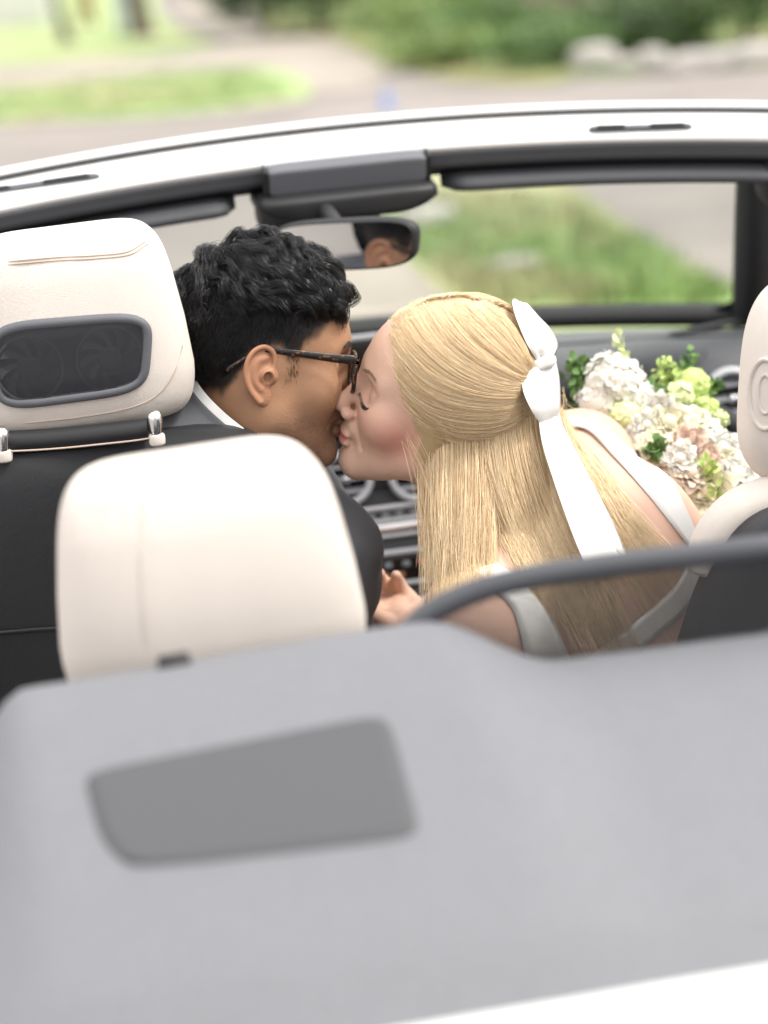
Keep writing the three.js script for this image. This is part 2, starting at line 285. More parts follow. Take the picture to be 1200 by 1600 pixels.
{ // bare twiggy bush
  const b = onY(1040, 62, 0), t = thing('twiggy_bush', 'bare grey-brown twiggy bush in the planted bed', 'shrub', b), tw = mat([0.2, 0.165, 0.135], 0.9);
  for (let i = 0; i < 46; i++) { const a = rr(0, 6.28), l = rr(0.8, 1.8), s = rr(0.4, 1.1), e = V(b.x + Math.cos(a) * s * l * 0.8, l * 0.75, b.z + Math.sin(a) * s * l * 0.8); mesh('twig', tube([b.clone().add(V(gauss() * 0.1, 0, gauss() * 0.1)), b.clone().lerp(e, 0.5).add(V(gauss() * 0.1, 0.15, gauss() * 0.1)), e], q => 0.022 * (1 - q * 0.8), 7, 5), tw, t); }
  mesh('dry_foliage', leaves(V(b.x, 0.5, b.z), [1.5, 1.0, 1.0], 2500, 0.08, BR), leafMat, t);
}
function tree(label, px, py, r, h, lean, crown) {
  const b = onY(px, py, 0), t = thing('tree', label, 'tree', b, 'trees on the far lawn'), top = b.clone().add(V(lean, h, 0.2));
  mesh('trunk', tube([b.clone().add(V(0, -0.1, 0)), b.clone().add(V(lean * 0.08, 0.25, 0)), b.clone().lerp(top, 0.35), top], q => r * (1.45 * Math.exp(-q * 14) + 1 - q * 0.7), 24, 14), barkMat, t);
  for (let i = 0; i < 5; i++) { const a = i * 1.26 + rr(0, 0.5), s = b.clone().lerp(top, 0.45 + i * 0.1), e = s.clone().add(V(Math.cos(a) * crown * 0.7, crown * 0.5, Math.sin(a) * crown * 0.7)); mesh('limb', tube([s, s.clone().lerp(e, 0.5).add(V(0, 0.15, 0)), e], q => r * 0.42 * (1 - q * 0.8), 8, 6), barkMat, t); }
  mesh('crown', leaves(top.clone().add(V(0, crown * 0.2, 0)), [crown * 1.5, crown * 1.1, crown * 1.5], 6000, 0.16, [...GR, ...YG]), leafMat, t);
}
tree('thick-trunked tree on the far lawn', 226, 58, 0.2, 6.5, -0.5, 2.2);
tree('slim leaning tree on the far lawn', 108, 68, 0.1, 5.5, -0.9, 1.7);
tree('slim upright tree far behind the leaning one', 142, 24, 0.13, 6, 0.1, 1.9);
const stoneMap = metreMap((u, v) => { const k = 0.6 + 0.55 * fbm(u * 10, v * 10, 6, 5, 10); return [0.46 * k, 0.43 * k, 0.4 * k]; }, 256, 0.6), stoneMat = new THREE.MeshStandardMaterial({ map: stoneMap, roughness: 0.9 });
function stone(label, px, py, w, h, d, turn = 0) {
  const b = onY(px, py, 0), s = rnd() * 50;
  const g = block(w / 2, h / 2, d / 2, 2.8, 3, p => p.multiplyScalar(0.8 + 0.4 * fbm(p.x * 7 / w + s, p.y * 7 / w, p.z * 7 / w + s, 3)), 28, 16); put(g, b.x, h * 0.36, b.z, 0, turn, 0);
  return tag(mesh('stone', g, stoneMat), label, 'stone', 'stones around the lawns');
}
stone('pale rounded boulder at the corner of the planted bed', 930, 112, 0.42, 0.28, 0.3, 0.2);
stone('small brownish stone beside the pale boulder', 978, 112, 0.24, 0.16, 0.2);
stone('upright sandy stone under the deep green shrub', 1021, 114, 0.26, 0.26, 0.2);
stone('long low kerb stone at the edge of the planted bed', 1100, 110, 0.8, 0.2, 0.3, 0.12);
stone('blocky kerb stone beyond the long low one', 1180, 102, 0.5, 0.22, 0.3, 0.1);
stone('small white stone in the planted bed', 762, 96, 0.12, 0.12, 0.12);
stone('pale long stone on the patchy lawn', 668, 352, 0.3, 0.12, 0.22, 0.3);
stone('flat whitish stone on the patchy lawn', 800, 420, 0.28, 0.06, 0.2, 0.2);
{ // far white picket fence
  const t = thing('picket_fence', 'white picket fence beyond the far lawn', 'fence', onY(20, 40, 0)), w = mat([0.75, 0.75, 0.73], 0.6);
  const a = onY(-120, 52, 0), b = onY(78, 38, 0);
  for (let i = 0; i < 22; i++) { const p = a.clone().lerp(b, i / 21), g = block(0.055, 0.55, 0.02, 8, 8, null, 12, 8); put(g, p.x, 0.55, p.z); mesh('picket', g, w, t); }
  for (const y of [0.3, 0.85]) { const p = a.clone().lerp(b, 0.5), g = box(a.distanceTo(b) + 0.2, 0.09, 0.04); put(g, p.x, y, p.z - 0.06, 0, -Math.atan2(b.z - a.z, b.x - a.x), 0); mesh('rail', g, w, t); }
}
function bystander(label, px, py, top, legs) {                                 // far, out of focus, cut by the top of the frame at knee height
  const b = onY(px, py, 0), t = thing('person', label, 'person', b, 'people standing by the far trees');
  const f = (x, y, z) => { let d = 9; for (const s of [-1, 1]) { d = smin(d, cone(x, y, z, [s * 0.09, 0.9, 0], [s * 0.1, 0.08, 0], 0.095, 0.06), 0.03); d = smin(d, cone(x, y, z, [s * 0.1, 0.04, -0.04], [s * 0.11, 0.035, 0.13], 0.045, 0.035), 0.03); d = smin(d, cone(x, y, z, [s * 0.19, 1.38, 0], [s * 0.24, 1.1, 0.02], 0.055, 0.045), 0.05); d = smin(d, cone(x, y, z, [s * 0.24, 1.1, 0.02], [s * 0.23, 0.84, 0.08], 0.042, 0.035), 0.02); }
    d = smin(d, ell(x, y, z, [0, 1.15, 0], [0.19, 0.32, 0.12]), 0.08); d = smin(d, ell(x, y, z, [0, 0.93, 0], [0.17, 0.15, 0.12]), 0.06); d = smin(d, cone(x, y, z, [0, 1.42, 0], [0, 1.55, 0.01], 0.055, 0.05), 0.04); return smin(d, ell(x, y, z, [0, 1.64, 0.02], [0.075, 0.115, 0.095]), 0.03); };
  const g = fieldMesh(f, [-0.4, -0.02, -0.25], [0.4, 1.8, 0.3], 0.022, (x, y) => y > 1.48 ? [0.5, 0.36, 0.28] : y > 0.92 ? top : y > 0.08 ? legs : [0.05, 0.05, 0.05]);
  g.translate(b.x, b.y, b.z); mesh('body', g, mat([1, 1, 1], 0.8, { vertexColors: true }), t);
}
bystander('person in pale blue trousers standing beside the thick trunk', 202, 56, [0.5, 0.52, 0.55], [0.36, 0.42, 0.52]);
bystander('person in dull yellow clothes standing behind the slim tree', 137, 40, [0.45, 0.36, 0.16], [0.42, 0.36, 0.18]);
{ const b = onY(606, 172, 0), g = merge([put(block(0.07, 0.012, 0.07, 8, 3, null, 20, 8), b.x, 0.014, b.z), put(grid(20, 6, (u, v) => V(Math.cos(u * 6.283) * lerp(0.05, 0.018, v), 0.02 + v * 0.16, Math.sin(u * 6.283) * lerp(0.05, 0.018, v)), true), b.x, 0, b.z)]);
  tag(mesh('marker_cone', g, mat([0.2, 0.3, 0.55], 0.5)), 'small blue marker on the gravel road', 'marker'); }
// ---------------------------------------------------------------- the open car
Object.assign(M, {
  cream: mat([0.70, 0.635, 0.575], 0.52, { bumpMap: leatherBump, bumpScale: 0.00035 }), creamPlain: mat([0.62, 0.54, 0.46], 0.6),
  paint: mat([0.80, 0.795, 0.775], 0.28, { clearcoat: 1, clearcoatRoughness: 0.04 }),
  trim: mat([0.04, 0.042, 0.047], 0.62, { bumpMap: fineBump, bumpScale: 0.0002 }), trimPale: mat([0.10, 0.105, 0.118], 0.62, { bumpMap: fineBump, bumpScale: 0.0002 }),
  black: mat([0.011, 0.011, 0.012], 0.55), gloss: mat([0.006, 0.006, 0.007], 0.08), rubber: mat([0.015, 0.015, 0.016], 0.75),
  hide: mat([0.022, 0.023, 0.027], 0.5, { bumpMap: leatherBump, bumpScale: 0.0003 }), chrome: mat([0.78, 0.78, 0.8], 0.16, { metal: 1 }), silver: mat([0.62, 0.63, 0.66], 0.36, { metal: 0.55 }),
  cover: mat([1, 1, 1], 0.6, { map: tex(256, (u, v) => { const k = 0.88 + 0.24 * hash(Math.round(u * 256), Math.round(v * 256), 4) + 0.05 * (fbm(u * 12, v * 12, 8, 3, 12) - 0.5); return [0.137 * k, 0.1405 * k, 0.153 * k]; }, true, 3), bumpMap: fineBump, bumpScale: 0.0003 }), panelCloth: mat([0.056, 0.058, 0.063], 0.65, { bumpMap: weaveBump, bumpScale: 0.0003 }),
  ventRing: mat([0.6, 0.61, 0.64], 0.35), stitch: mat([0.5, 0.4, 0.33], 0.7), dash: mat([0.1, 0.103, 0.112], 0.55, { bumpMap: leatherBump, bumpScale: 0.0003 }),
});
const car = thing('convertible_car', 'white open-top car with cream headrests and dark grey cabin', 'car', V(0, 0, -2.6));
const hy = X => 1.371 - 0.08 * X * X, hz = X => -3.25 + 0.25 * X * X;
const sweep = (sec, x0, x1, n = 60, yf = hy, zf = hz) => { // section points [forward, up] carried along the header's bow
  const c = new THREE.CatmullRomCurve3(sec.map(s => V(0, s[1], -s[0])), false, 'centripetal'), k = sec.length * 5;
  return grid(n, k, (u, v) => { const X = lerp(x0, x1, u), p = c.getPoint(v); return V(X, yf(X) + p.y, zf(X) + p.z); });
};
// windscreen header, painted; the seam in front of it, the trim under it
const header = mesh('windscreen_header', sweep([[0.004, -0.006], [0, 0.0], [0.004, 0.009], [0.022, 0.019], [0.05, 0.0255], [0.082, 0.0285], [0.0845, 0.0275], [0.085, 0.02]], -0.72, 0.72), M.paint, car);
mesh('header_lip', sweep([[0.0925, 0.03], [0.0925, 0.0365], [0.0945, 0.0405], [0.115, 0.0425], [0.135, 0.033], [0.14, 0.015]], -0.72, 0.72), M.paint, header);
mesh('seal', sweep([[0.083, 0.026], [0.085, 0.0325], [0.0885, 0.0345], [0.0915, 0.0352], [0.0935, 0.033]], -0.72, 0.72), M.rubber, header);
const trimBar = mesh('header_trim', sweep([[0.02, -0.004], [0.003, -0.0045], [0.0, -0.007], [0.001, -0.016], [0.003, -0.025], [0.008, -0.029], [0.02, -0.031], [0.05, -0.032], [0.16, -0.034]], -0.72, 0.72), M.trim, car);
for (const [x0, x1, y0, y1] of [[-60, 158, 308, 276], [918, 1083, 204, 199]]) { // latch slots let into the white header
  const s = [], q = 14; for (let i = 0; i <= q; i++) { const h = hit(header, lerp(x0, x1, i / q), lerp(y0, y1, i / q), 0.0012); if (h) s.push(h.p); }
  if (s.length > 3) { mesh('latch_slot', capTube(s, 0.0055, 40, 10), M.trimPale, header); const t = s.map(p => p.clone().add(V(0, 0.0035, 0.0035))); mesh('latch_slot_floor', capTube(t.slice(1, 6), 0.0032, 20, 8), M.black, header); mesh('latch_slot_floor', capTube(t.slice(8, 14), 0.0032, 20, 8), M.black, header); }
}
// overhead console
const con = mesh('overhead_console', put(block(0.109, 0.019, 0.016, 9, 9), 0.0, 1.3505, -3.232, 0.3, 0.0, 0), M.trimPale, car);
mesh('console_underside', put(block(0.124, 0.02, 0.07, 5, 6, p => p.setX(p.x * (1 - 0.25 * sm(0.0, -0.02, p.y)))), -0.003, 1.317, -3.26, 0.1), M.black, con);
mesh('sensor_housing', put(block(0.085, 0.03, 0.06, 3.5, 3.5), -0.035, 1.298, -3.30, 0.15), M.black, con);
for (const s of [-1, 1]) mesh('panel_gap', put(box(0.003, 0.04, 0.03), s * 0.1115, 1.35, -3.2325, 0.3), M.black, con);
// sun visors folded up under the header
for (const [a, b] of [[-0.62, -0.150], [0.135, 0.60]]) {
  const n = 30, L = b - a, sec = k => [Math.cos(k) * 0.036, Math.sin(k) * 0.012];
  const g = grid(26, n, (u, v) => { const X = lerp(a, b, v), e = Math.pow(clamp(Math.min(v, 1 - v) * L / 0.022), 0.45), [c, s] = sec(-u * 2 * Math.PI), sy = Math.sign(s) * Math.pow(Math.abs(s) / 0.012, 0.8) * 0.012; return V(X, hy(X) - 0.046 + sy * e - c * 0.25, hz(X) - 0.028 + c * e); }, true);
  mesh('sun_visor', g, M.trim, car);
}
mesh('header_underside', sweep([[0.16, -0.036], [0.1, -0.04], [0.04, -0.04], [0.03, -0.033]], -0.7, 0.7), M.black, car);
// windscreen pillars, glass and lower frame
const glassTop = X => V(X, hy(X) - 0.015, hz(X) - 0.1), glassLow = X => V(X * 1.28, 0.99 - 0.06 * X * X, -4.02 + 0.55 * X * X);
const screen = mesh('windscreen', grid(30, 16, (u, v) => { const X = lerp(-0.6, 0.6, u); return glassTop(X).lerp(glassLow(X), v).add(V(0, Math.sin(v * Math.PI) * 0.015, -Math.sin(v * Math.PI) * 0.02)); }), new THREE.MeshPhysicalMaterial({ color: rgb(0.93, 0.96, 0.93), roughness: 0, transmission: 1, thickness: 0, ior: 1.5, side: THREE.DoubleSide }), car);
for (const s of [-1, 1]) {
  const pts = [0, 0.25, 0.5, 0.75, 1].map(t => glassTop(s * 0.6).lerp(glassLow(s * 0.6), t).add(V(s * 0.006, Math.sin(t * Math.PI) * 0.015, 0.03)));
  const c = new THREE.CatmullRomCurve3(pts);
  const pil = mesh('windscreen_pillar', grid(20, 24, (u, v) => { const p = c.getPoint(v), a = -u * 2 * Math.PI, S = x => Math.sign(x) * Math.pow(Math.abs(x), 0.6); return p.add(V(S(Math.cos(a)) * (0.052 + 0.012 * v), S(Math.sin(a)) * 0.01, S(Math.sin(a)) * 0.06)); }, true), M.black, car);
  mesh('pillar_corner', put(block(0.09, 0.05, 0.06, 3, 3), s * 0.655, hy(0.66) - 0.05, hz(0.66) - 0.06), M.black, pil);
  { const o = glassLow(s * 0.6).add(V(0, 0.012, 0.012)), q = glassLow(s * 0.5).add(V(0, 0.016, 0.012)), r = glassTop(s * 0.6).lerp(glassLow(s * 0.6), 0.8).add(V(-s * 0.03, 0.012, 0.0)), arc = new THREE.QuadraticBezierCurve3(q, o.clone().lerp(q.clone().add(r).multiplyScalar(0.5), 0.45), r); mesh('glass_corner', grid(16, 6, (u, v) => arc.getPoint(u).lerp(o, v)), M.black, pil); }
}
mesh('windscreen_lower_frame', grid(40, 12, (u, v) => { const X = lerp(-0.66, 0.66, u), a = v * 2 * Math.PI; return glassLow(X).add(V(0, Math.sin(a) * 0.02 + 0.012, Math.cos(a) * 0.03 + 0.02)); }), M.black, car);
// rear-view mirror: body, glass, arm
{ const c = U(542, 381, 3.15), toCam = CP.clone().sub(c).normalize(), aim = U(367, 488, 2.95).sub(c).normalize(), n = toCam.add(aim).normalize(), x = V().crossVectors(V(0, 1, 0), n).normalize(), y = V().crossVectors(n, x);
  const m = mesh('rear_view_mirror', block(0.103, 0.034, 0.016, 3.6, 4.5, p => { p.x *= 1 - 0.1 * (0.5 - p.y / 0.068); }).applyMatrix4(basis(x, y, n, c)), M.black, car);
  const sh = [], q = 64; for (let i = 0; i < q; i++) { const a = i / q * 2 * Math.PI, S = (v, e) => Math.sign(v) * Math.pow(Math.abs(v), e); const py = 0.0295 * S(Math.sin(a), 0.5); sh.push(new THREE.Vector2(0.097 * S(Math.cos(a), 0.45) * (1 - 0.1 * (0.5 - py / 0.068)), py)); }
  mesh('mirror_glass', new THREE.ExtrudeGeometry(new THREE.Shape(sh), { depth: 0.002, bevelEnabled: false }).applyMatrix4(basis(x, y, n, c.clone().addScaledVector(n, 0.0152))), mat([0.82, 0.84, 0.86], 0.01, { metal: 1 }), m);
  mesh('mirror_arm', tube([c.clone().addScaledVector(n, -0.01), c.clone().add(V(-0.01, 0.03, -0.05)), V(-0.03, 1.30, -3.31)], 0.011, 14, 10), M.black, m);
}
// dashboard: top, dark face below it, screen, vents, centre stack
const dashTop = mesh('dashboard', grid(50, 30, (u, v) => {
  const X = lerp(-0.72, 0.72, u), prof = [[-3.98, 0.965], [-3.85, 1.0], [-3.65, 1.025], [-3.5, 1.028], [-3.43, 1.012], [-3.415, 0.985], [-3.45, 0.955], [-3.47, 0.9], [-3.46, 0.8], [-3.40, 0.7], [-3.36, 0.55]];
  const t = v * (prof.length - 1), i = Math.min(prof.length - 2, Math.floor(t)), f = t - i, z = lerp(prof[i][0], prof[i + 1][0], f), y = lerp(prof[i][1], prof[i + 1][1], f);
  return V(X, y - 0.05 * X * X, z + 0.22 * X * X * sm(-3.4, -3.9, z) - 0.02 * X * X);
}), M.dash, car);
mesh('windscreen_vent', put(block(0.07, 0.004, 0.010, 4, 4), 0.60, 1.012, -3.6, 0, 0.35, 0), M.black, dashTop);
mesh('dash_seam', tube([V(0.16, 1.0272, -3.56), V(0.35, 1.021, -3.55), V(0.52, 1.015, -3.54), V(0.66, 1.003, -3.52)], 0.003, 20, 6), M.black, dashTop);
mesh('cluster_hood', put(block(0.17, 0.03, 0.09, 3, 3), 0.40, 0.99, -3.50), M.dash, dashTop);
{ const c = U(570, 606, 3.56), scr = mesh('display_screen', put(block(0.115, 0.075, 0.009, 12, 12), c.x - 0.015, c.y, c.z, -0.12), M.gloss, car);
  mesh('display_rim', put(block(0.118, 0.004, 0.0105, 6, 6), c.x - 0.015, c.y + 0.077, c.z + 0.009, -0.12), M.silver, scr); mesh('display_rim', put(block(0.118, 0.003, 0.010, 6, 6), c.x - 0.015, c.y - 0.077, c.z - 0.009, -0.12), M.silver, scr); }
function vent(c, r, tilt = -0.12) {
  const T = g => put(g, c.x, c.y, c.z, tilt), ring = [], v0 = T(grid(40, 18, (u, v) => { const a = u * 2 * Math.PI, b = v * 2 * Math.PI; const R = r - 0.0055 + Math.cos(b) * 0.0055; return V(Math.cos(a) * R, Math.sin(a) * R, Math.sin(b) * 0.009); }, true));
  const o = mesh('air_vent', v0, M.ventRing, car);
  mesh('vent_throat', T(grid(32, 8, (u, v) => V(Math.cos(u * 6.2832) * (r - 0.008) * Math.max(0.001, 1 - Math.max(0, v - 0.5) * 2), Math.sin(u * 6.2832) * (r - 0.008) * Math.max(0.001, 1 - Math.max(0, v - 0.5) * 2), -Math.min(v, 0.5) * 0.06))), M.black, o);
  for (const y of [-0.45, 0, 0.45]) { const w = Math.sqrt(1 - y * y) * (r - 0.009); mesh('vane', T(put(block(w, 0.0021, 0.008, 6, 6, null, 20, 8), 0, y * r, -0.006, 0.3)), M.silver, o); }
  mesh('vent_knob', T(put(block(0.0065, 0.0065, 0.006, 2.2, 2.2, null, 18, 12), 0, 0, 0.006)), M.chrome, o);
}
vent(U(540, 748, 3.5), 0.0415); vent(U(649, 740, 3.52), 0.0415); vent(U(433, 759, 3.5), 0.0415); vent(U(1143, 622, 3.62), 0.047);
{ const p0 = U(600, 700, 3.53), n = V(0, 0.35, 1).normalize(), q = (x, y, up = 0) => onPlane(x, y, p0.clone().addScaledVector(n, up), n);
  const slab = (x0, x1, y0, y1, h, up, m, name, par) => { const a = q(x0, y0, up), X = V(1, 0, 0), Yv = V().crossVectors(n, X), w = q(x1, y0 - (x1 - x0) * 0.115, up).sub(a).dot(X), d = Math.abs(q(x0, y1, up).sub(a).dot(Yv)); return mesh(name, block(w / 2, d / 2, h, 7, 7, null, 24, 12).applyMatrix4(basis(X, Yv, n, a.clone().addScaledVector(X, w / 2).addScaledVector(Yv, -d / 2))), m, par); };
  const st = slab(395, 700, 792, 1010, 0.01, -0.012, M.trim, 'centre_stack', car);
  mesh('stack_side', put(block(0.13, 0.2, 0.12, 8, 8), q(548, 900, -0.14).x, q(548, 900, -0.14).y, q(548, 900, -0.14).z - 0.02, -0.337), M.trim, st);
  slab(400, 700, 815, 822, 0.005, 0, M.silver, 'chrome_strip', st); slab(400, 700, 822, 836, 0.003, 0, M.gloss, 'button_row', st); slab(400, 700, 836, 842, 0.005, 0, M.silver, 'chrome_strip', st);
  slab(400, 700, 845, 858, 0.006, 0.002, M.chrome, 'chrome_strip', st); slab(400, 700, 861, 867, 0.004, 0, M.silver, 'chrome_strip', st); slab(400, 700, 887, 895, 0.005, 0, M.silver, 'chrome_strip', st);
  slab(400, 700, 896, 938, 0.002, 0, M.gloss, 'control_panel', st); slab(400, 700, 938, 945, 0.005, 0, M.silver, 'chrome_strip', st); slab(400, 760, 966, 973, 0.005, 0, M.silver, 'chrome_strip', st);
  const lit = { g: mat([0.2, 0.21, 0.23], 0.4), r: mat([0.5, 0.12, 0.12], 0.4), o: mat([0.3, 0.13, 0.06], 0.4) };
  [[574, 'g'], [596, 'g'], [618, 'g'], [640, 'g'], [660, 'r']].forEach(([x, k]) => slab(x, x + 11, 824 - (x - 400) * 0.115, 832 - (x - 400) * 0.115, 0.003, 0.003, lit[k], 'button', st));
  [[600, 903, 'g'], [628, 903, 'g'], [652, 902, 'r'], [596, 920, 'o'], [620, 920, 'o']].forEach(([x, y, k]) => slab(x, x + 12, y - (x - 400) * 0.115, y + 9 - (x - 400) * 0.115, 0.003, 0.001, lit[k], 'button', st));
  mesh('centre_tunnel', put(block(0.13, 0.16, 0.5, 6, 6), 0.0, 0.48, -2.85), M.trim, car);
}
{ // steering wheel, behind the flowers
  const c = V(0.40, 0.83, -3.17), rot = g => put(g, c.x, c.y, c.z, -0.42); const ring = []; for (let i = 0; i < 24; i++) ring.push(V(Math.cos(i / 24 * 6.2832) * 0.175, Math.sin(i / 24 * 6.2832) * 0.17, 0));
  const w = mesh('steering_wheel', rot(tube(ring, 0.015, 64, 12, true)), M.hide, car);
  mesh('wheel_hub', rot(block(0.075, 0.06, 0.025, 3, 3)), M.hide, w);
  for (const a of [0, Math.PI, -Math.PI / 2]) mesh('wheel_spoke', rot(capTube([V(Math.cos(a) * 0.05, Math.sin(a) * 0.05, 0), V(Math.cos(a) * 0.165, Math.sin(a) * 0.16, 0)], 0.014, 10, 8)), M.silver, w);
  mesh('steering_column', put(block(0.04, 0.04, 0.14, 5, 4), c.x, c.y + 0.06, c.z - 0.17, -0.42), M.black, w);
}
// seats
function headrest(hw, hh, hd, at, tiltZ, tiltX, taper, crown, e1 = 5, e2 = 3.6) {
  return put(block(hw, hh, hd, e1, e2, p => { const v = p.y / hh; p.x *= 1 - taper * (v * 0.5 + 0.5) * (v * 0.5 + 0.5) - 0.05 * sm(-0.4, -1, v); p.z += crown * (p.x * p.x) / (hw * hw) * -1; p.z -= 0.018 * v * v; return p; }, 72, 48), at.x, at.y, at.z, tiltX, 0, tiltZ);
}
const FH = U(124, 512, 2.62), FHz = FH.z - 0.055;
const frontRest = mesh('front_headrest', headrest(0.125, 0.112, 0.055, V(FH.x, FH.y - 0.009, FHz), 0.02, -0.06, 0.2, 0.012, 7, 5), M.cream, car);
function seam(target, px, m, parent, r = 0.0011, lift = 0.0003, name = 'seam') { const s = px.map(p => hit(target, p[0], p[1], lift)).filter(Boolean).map(h => h.p); if (s.length > 2) return mesh(name, tube(s, r, s.length * 6, 6), m, parent); }
seam(frontRest, [[-40, 416], [20, 408], [90, 402], [150, 399], [200, 393], [226, 378], [238, 356]], M.stitch, frontRest, 0.0009);
seam(frontRest, [[-40, 421], [20, 413], [90, 407], [150, 404], [205, 397], [231, 381], [243, 360]], M.stitch, frontRest, 0.0009);
seam(frontRest, [[0, 664], [60, 659], [130, 651], [200, 638], [240, 621], [268, 590], [285, 540], [292, 500]], M.stitch, frontRest, 0.0009);
{ // air intake in the back of the headrest: frame, dark well, two fans behind a fine mesh
  const quad = (u, v, k = 1) => { const c = [[-12, 512], [232, 493], [224, 606], [-2, 636]], a = 0.5 + (u - 0.5) * k, b = 0.5 + (v - 0.5) * k; const x = lerp(lerp(c[0][0], c[1][0], a), lerp(c[3][0], c[2][0], a), b), y = lerp(lerp(c[0][1], c[1][1], a), lerp(c[3][1], c[2][1], a), b); return [x, y]; };
  const S = (v, e) => Math.sign(v) * Math.pow(Math.abs(v), e), rim = (a, k, lift) => { const [x, y] = quad(0.5 + 0.5 * S(Math.cos(a), 0.42), 0.5 + 0.5 * S(Math.sin(a), 0.42), k); return hit(frontRest, x, y, lift).p; };
  const loop = []; for (let i = 0; i < 40; i++) loop.push(rim(i / 40 * 6.2832, 1.0, 0.001));
  const fr = mesh('intake_frame', tube(loop, 0.0058, 120, 12, true), M.trimPale, frontRest);
  const inner = (k, lift, m, name) => mesh(name, grid(48, 10, (u, v) => { const a = u * 6.2832; const p = rim(a, 0.001 + 0.96 * v, lift); return p; }), m, frontRest);
  inner(1, 0.0012, M.black, 'intake_well');
  const hole = tex(64, (u, v) => { const x = (u * 8) % 1 - 0.5, y = (v * 8) % 1 - 0.5; return Math.hypot(x, y) < 0.36 ? 0 : 1; }); hole.repeat.set(90, 90);
  for (const [cx, cy] of [[46, 575], [171, 560]]) {
    const h = hit(frontRest, cx, cy, 0.0016), z = h.n, x = V(1, 0, 0).addScaledVector(z, -z.x).normalize(), y = V().crossVectors(z, x), T = basis(x, y, z, h.p);
    const fan = mesh('fan', grid(40, 4, (u, v) => V(Math.cos(u * 6.2832) * lerp(0.0345, 0.0375, v), Math.sin(u * 6.2832) * lerp(0.0345, 0.0375, v), 0.001), true).applyMatrix4(T), M.trim, frontRest);
    const hubG = block(0.0125, 0.0125, 0.0018, 3, 2, null, 28, 10).applyMatrix4(T), blades = []; for (let i = 0; i < 9; i++) { const a = i * 0.698; blades.push(grid(5, 2, (u, v) => { const r = lerp(0.013, 0.033, u), b = a + u * 0.5 + (v - 0.5) * 0.36; return V(Math.cos(b) * r, Math.sin(b) * r, 0.0006 + (v - 0.5) * 0.0012); }).applyMatrix4(T)); }
    const b = mesh('fan_blades', merge([hubG, ...blades]), mat([0.026, 0.028, 0.033], 0.5), frontRest);
  }
  inner(1, 0.0042, mat([0.03, 0.032, 0.038], 0.6, { alphaMap: hole, transparent: false, alphaTest: 0.5 }), 'intake_mesh');
}
for (const [x, y] of [[4, 690], [243, 664]]) { const p = U(x, y, 2.625); mesh('headrest_post', put(block(0.0075, 0.016, 0.0075, 3, 2.2, q => q.setX(q.x * (1 + 0.25 * q.y / 0.016)), 20, 14), p.x, p.y, p.z), M.chrome, frontRest); mesh('post_collar', put(block(0.009, 0.007, 0.009, 4, 2.4, null, 20, 10), p.x, p.y - 0.016, p.z), M.cream, frontRest); }
mesh('headrest_gap_roll', tube([U(-60, 693, 2.645), U(60, 688, 2.645), U(232, 671, 2.645)], 0.0125, 20, 12), M.black, frontRest);
mesh('seat_piping', tube([U(-80, 708, 2.625), U(60, 703, 2.625), U(150, 695, 2.625), U(240, 683, 2.625), U(252, 676, 2.63)], 0.001, 24, 8), M.stitch, car);
const seatBack = (cx, topY, z0, hw) => grid(40, 40, (u, v) => { // shell of a seat back, leaning
  const a = u * 2 * Math.PI, S = (x, e) => Math.sign(x) * Math.pow(Math.abs(x), e), ph = (v - 0.5) * Math.PI, s = Math.max(1e-4, S(Math.cos(ph), 0.35)), y = S(Math.sin(ph), 0.35);
  return V(cx + hw * s * S(Math.cos(a), 0.5) * (1 - 0.16 * sm(0.2, 1, y)), topY - 0.34 + 0.34 * y, z0 - 0.07 - 0.10 * (1 - y) - 0.07 * s * S(Math.sin(a), 0.6));
}, true);
{ const top = U(120, 706, 2.62).y, z = U(120, 706, 2.62).z, sb = mesh('front_seat_back', seatBack(FH.x, top, z + 0.0, 0.27), M.hide, car);
  seam(sb, [[-60, 992], [0, 988], [60, 983], [120, 980]], M.black, sb, 0.003, 0.0005);
  mesh('seat_cushion', put(block(0.25, 0.09, 0.27, 5, 5), FH.x, 0.44, z - 0.42), M.cream, car);
}
{ // driver's seat, at the right edge
  const c = U(1345, 602, 2.6), dr = mesh('driver_headrest', headrest(0.122, 0.118, 0.055, V(c.x, c.y - 0.0, c.z - 0.05), 0.02, -0.08, 0.3, 0.012, 4, 3.2), M.cream, car);
  const ring = (rx, ry, name, r) => { const l = []; for (let i = 0; i < 28; i++) { const a = i / 28 * 6.2832, h = hit(dr, 1196 + Math.cos(a) * rx, 616 + Math.sin(a) * ry, 0.0005); if (h) l.push(h.p); } if (l.length > 10) mesh(name, tube(l, r, 90, 8, true), M.cream, dr); };
  ring(24, 54, 'round_emblem_ring', 0.003); ring(11, 30, 'round_emblem_ring', 0.002);
  const top = U(1250, 808, 2.55), sb = mesh('driver_seat_back', seatBack(c.x + 0.035, top.y, top.z, 0.25), M.hide, car);
  mesh('seat_bolster', capTube([U(1098, 900, 2.67), U(1112, 855, 2.66), U(1142, 808, 2.65), U(1185, 785, 2.65), U(1300, 770, 2.65)], t => 0.02 + 0.006 * sm(0, 0.3, t), 40, 14), M.cream, sb);
  mesh('seat_cushion', put(block(0.25, 0.09, 0.27, 5, 5), c.x + 0.02, 0.44, top.z - 0.42), M.cream, car);
}
const RH = U(327, 880, 2.0), rearRest = mesh('rear_headrest', headrest(0.133, 0.108, 0.05, V(RH.x, RH.y - 0.025, RH.z - 0.045), 0.03, -0.06, 0.2, 0.012, 6, 4.6), M.cream, car);
seam(rearRest, [[232, 726], [224, 780], [221, 860], [224, 940], [232, 1010]], M.cream, rearRest, 0.0005); seam(rearRest, [[470, 706], [520, 770], [540, 850], [548, 930]], M.cream, rearRest, 0.0005);
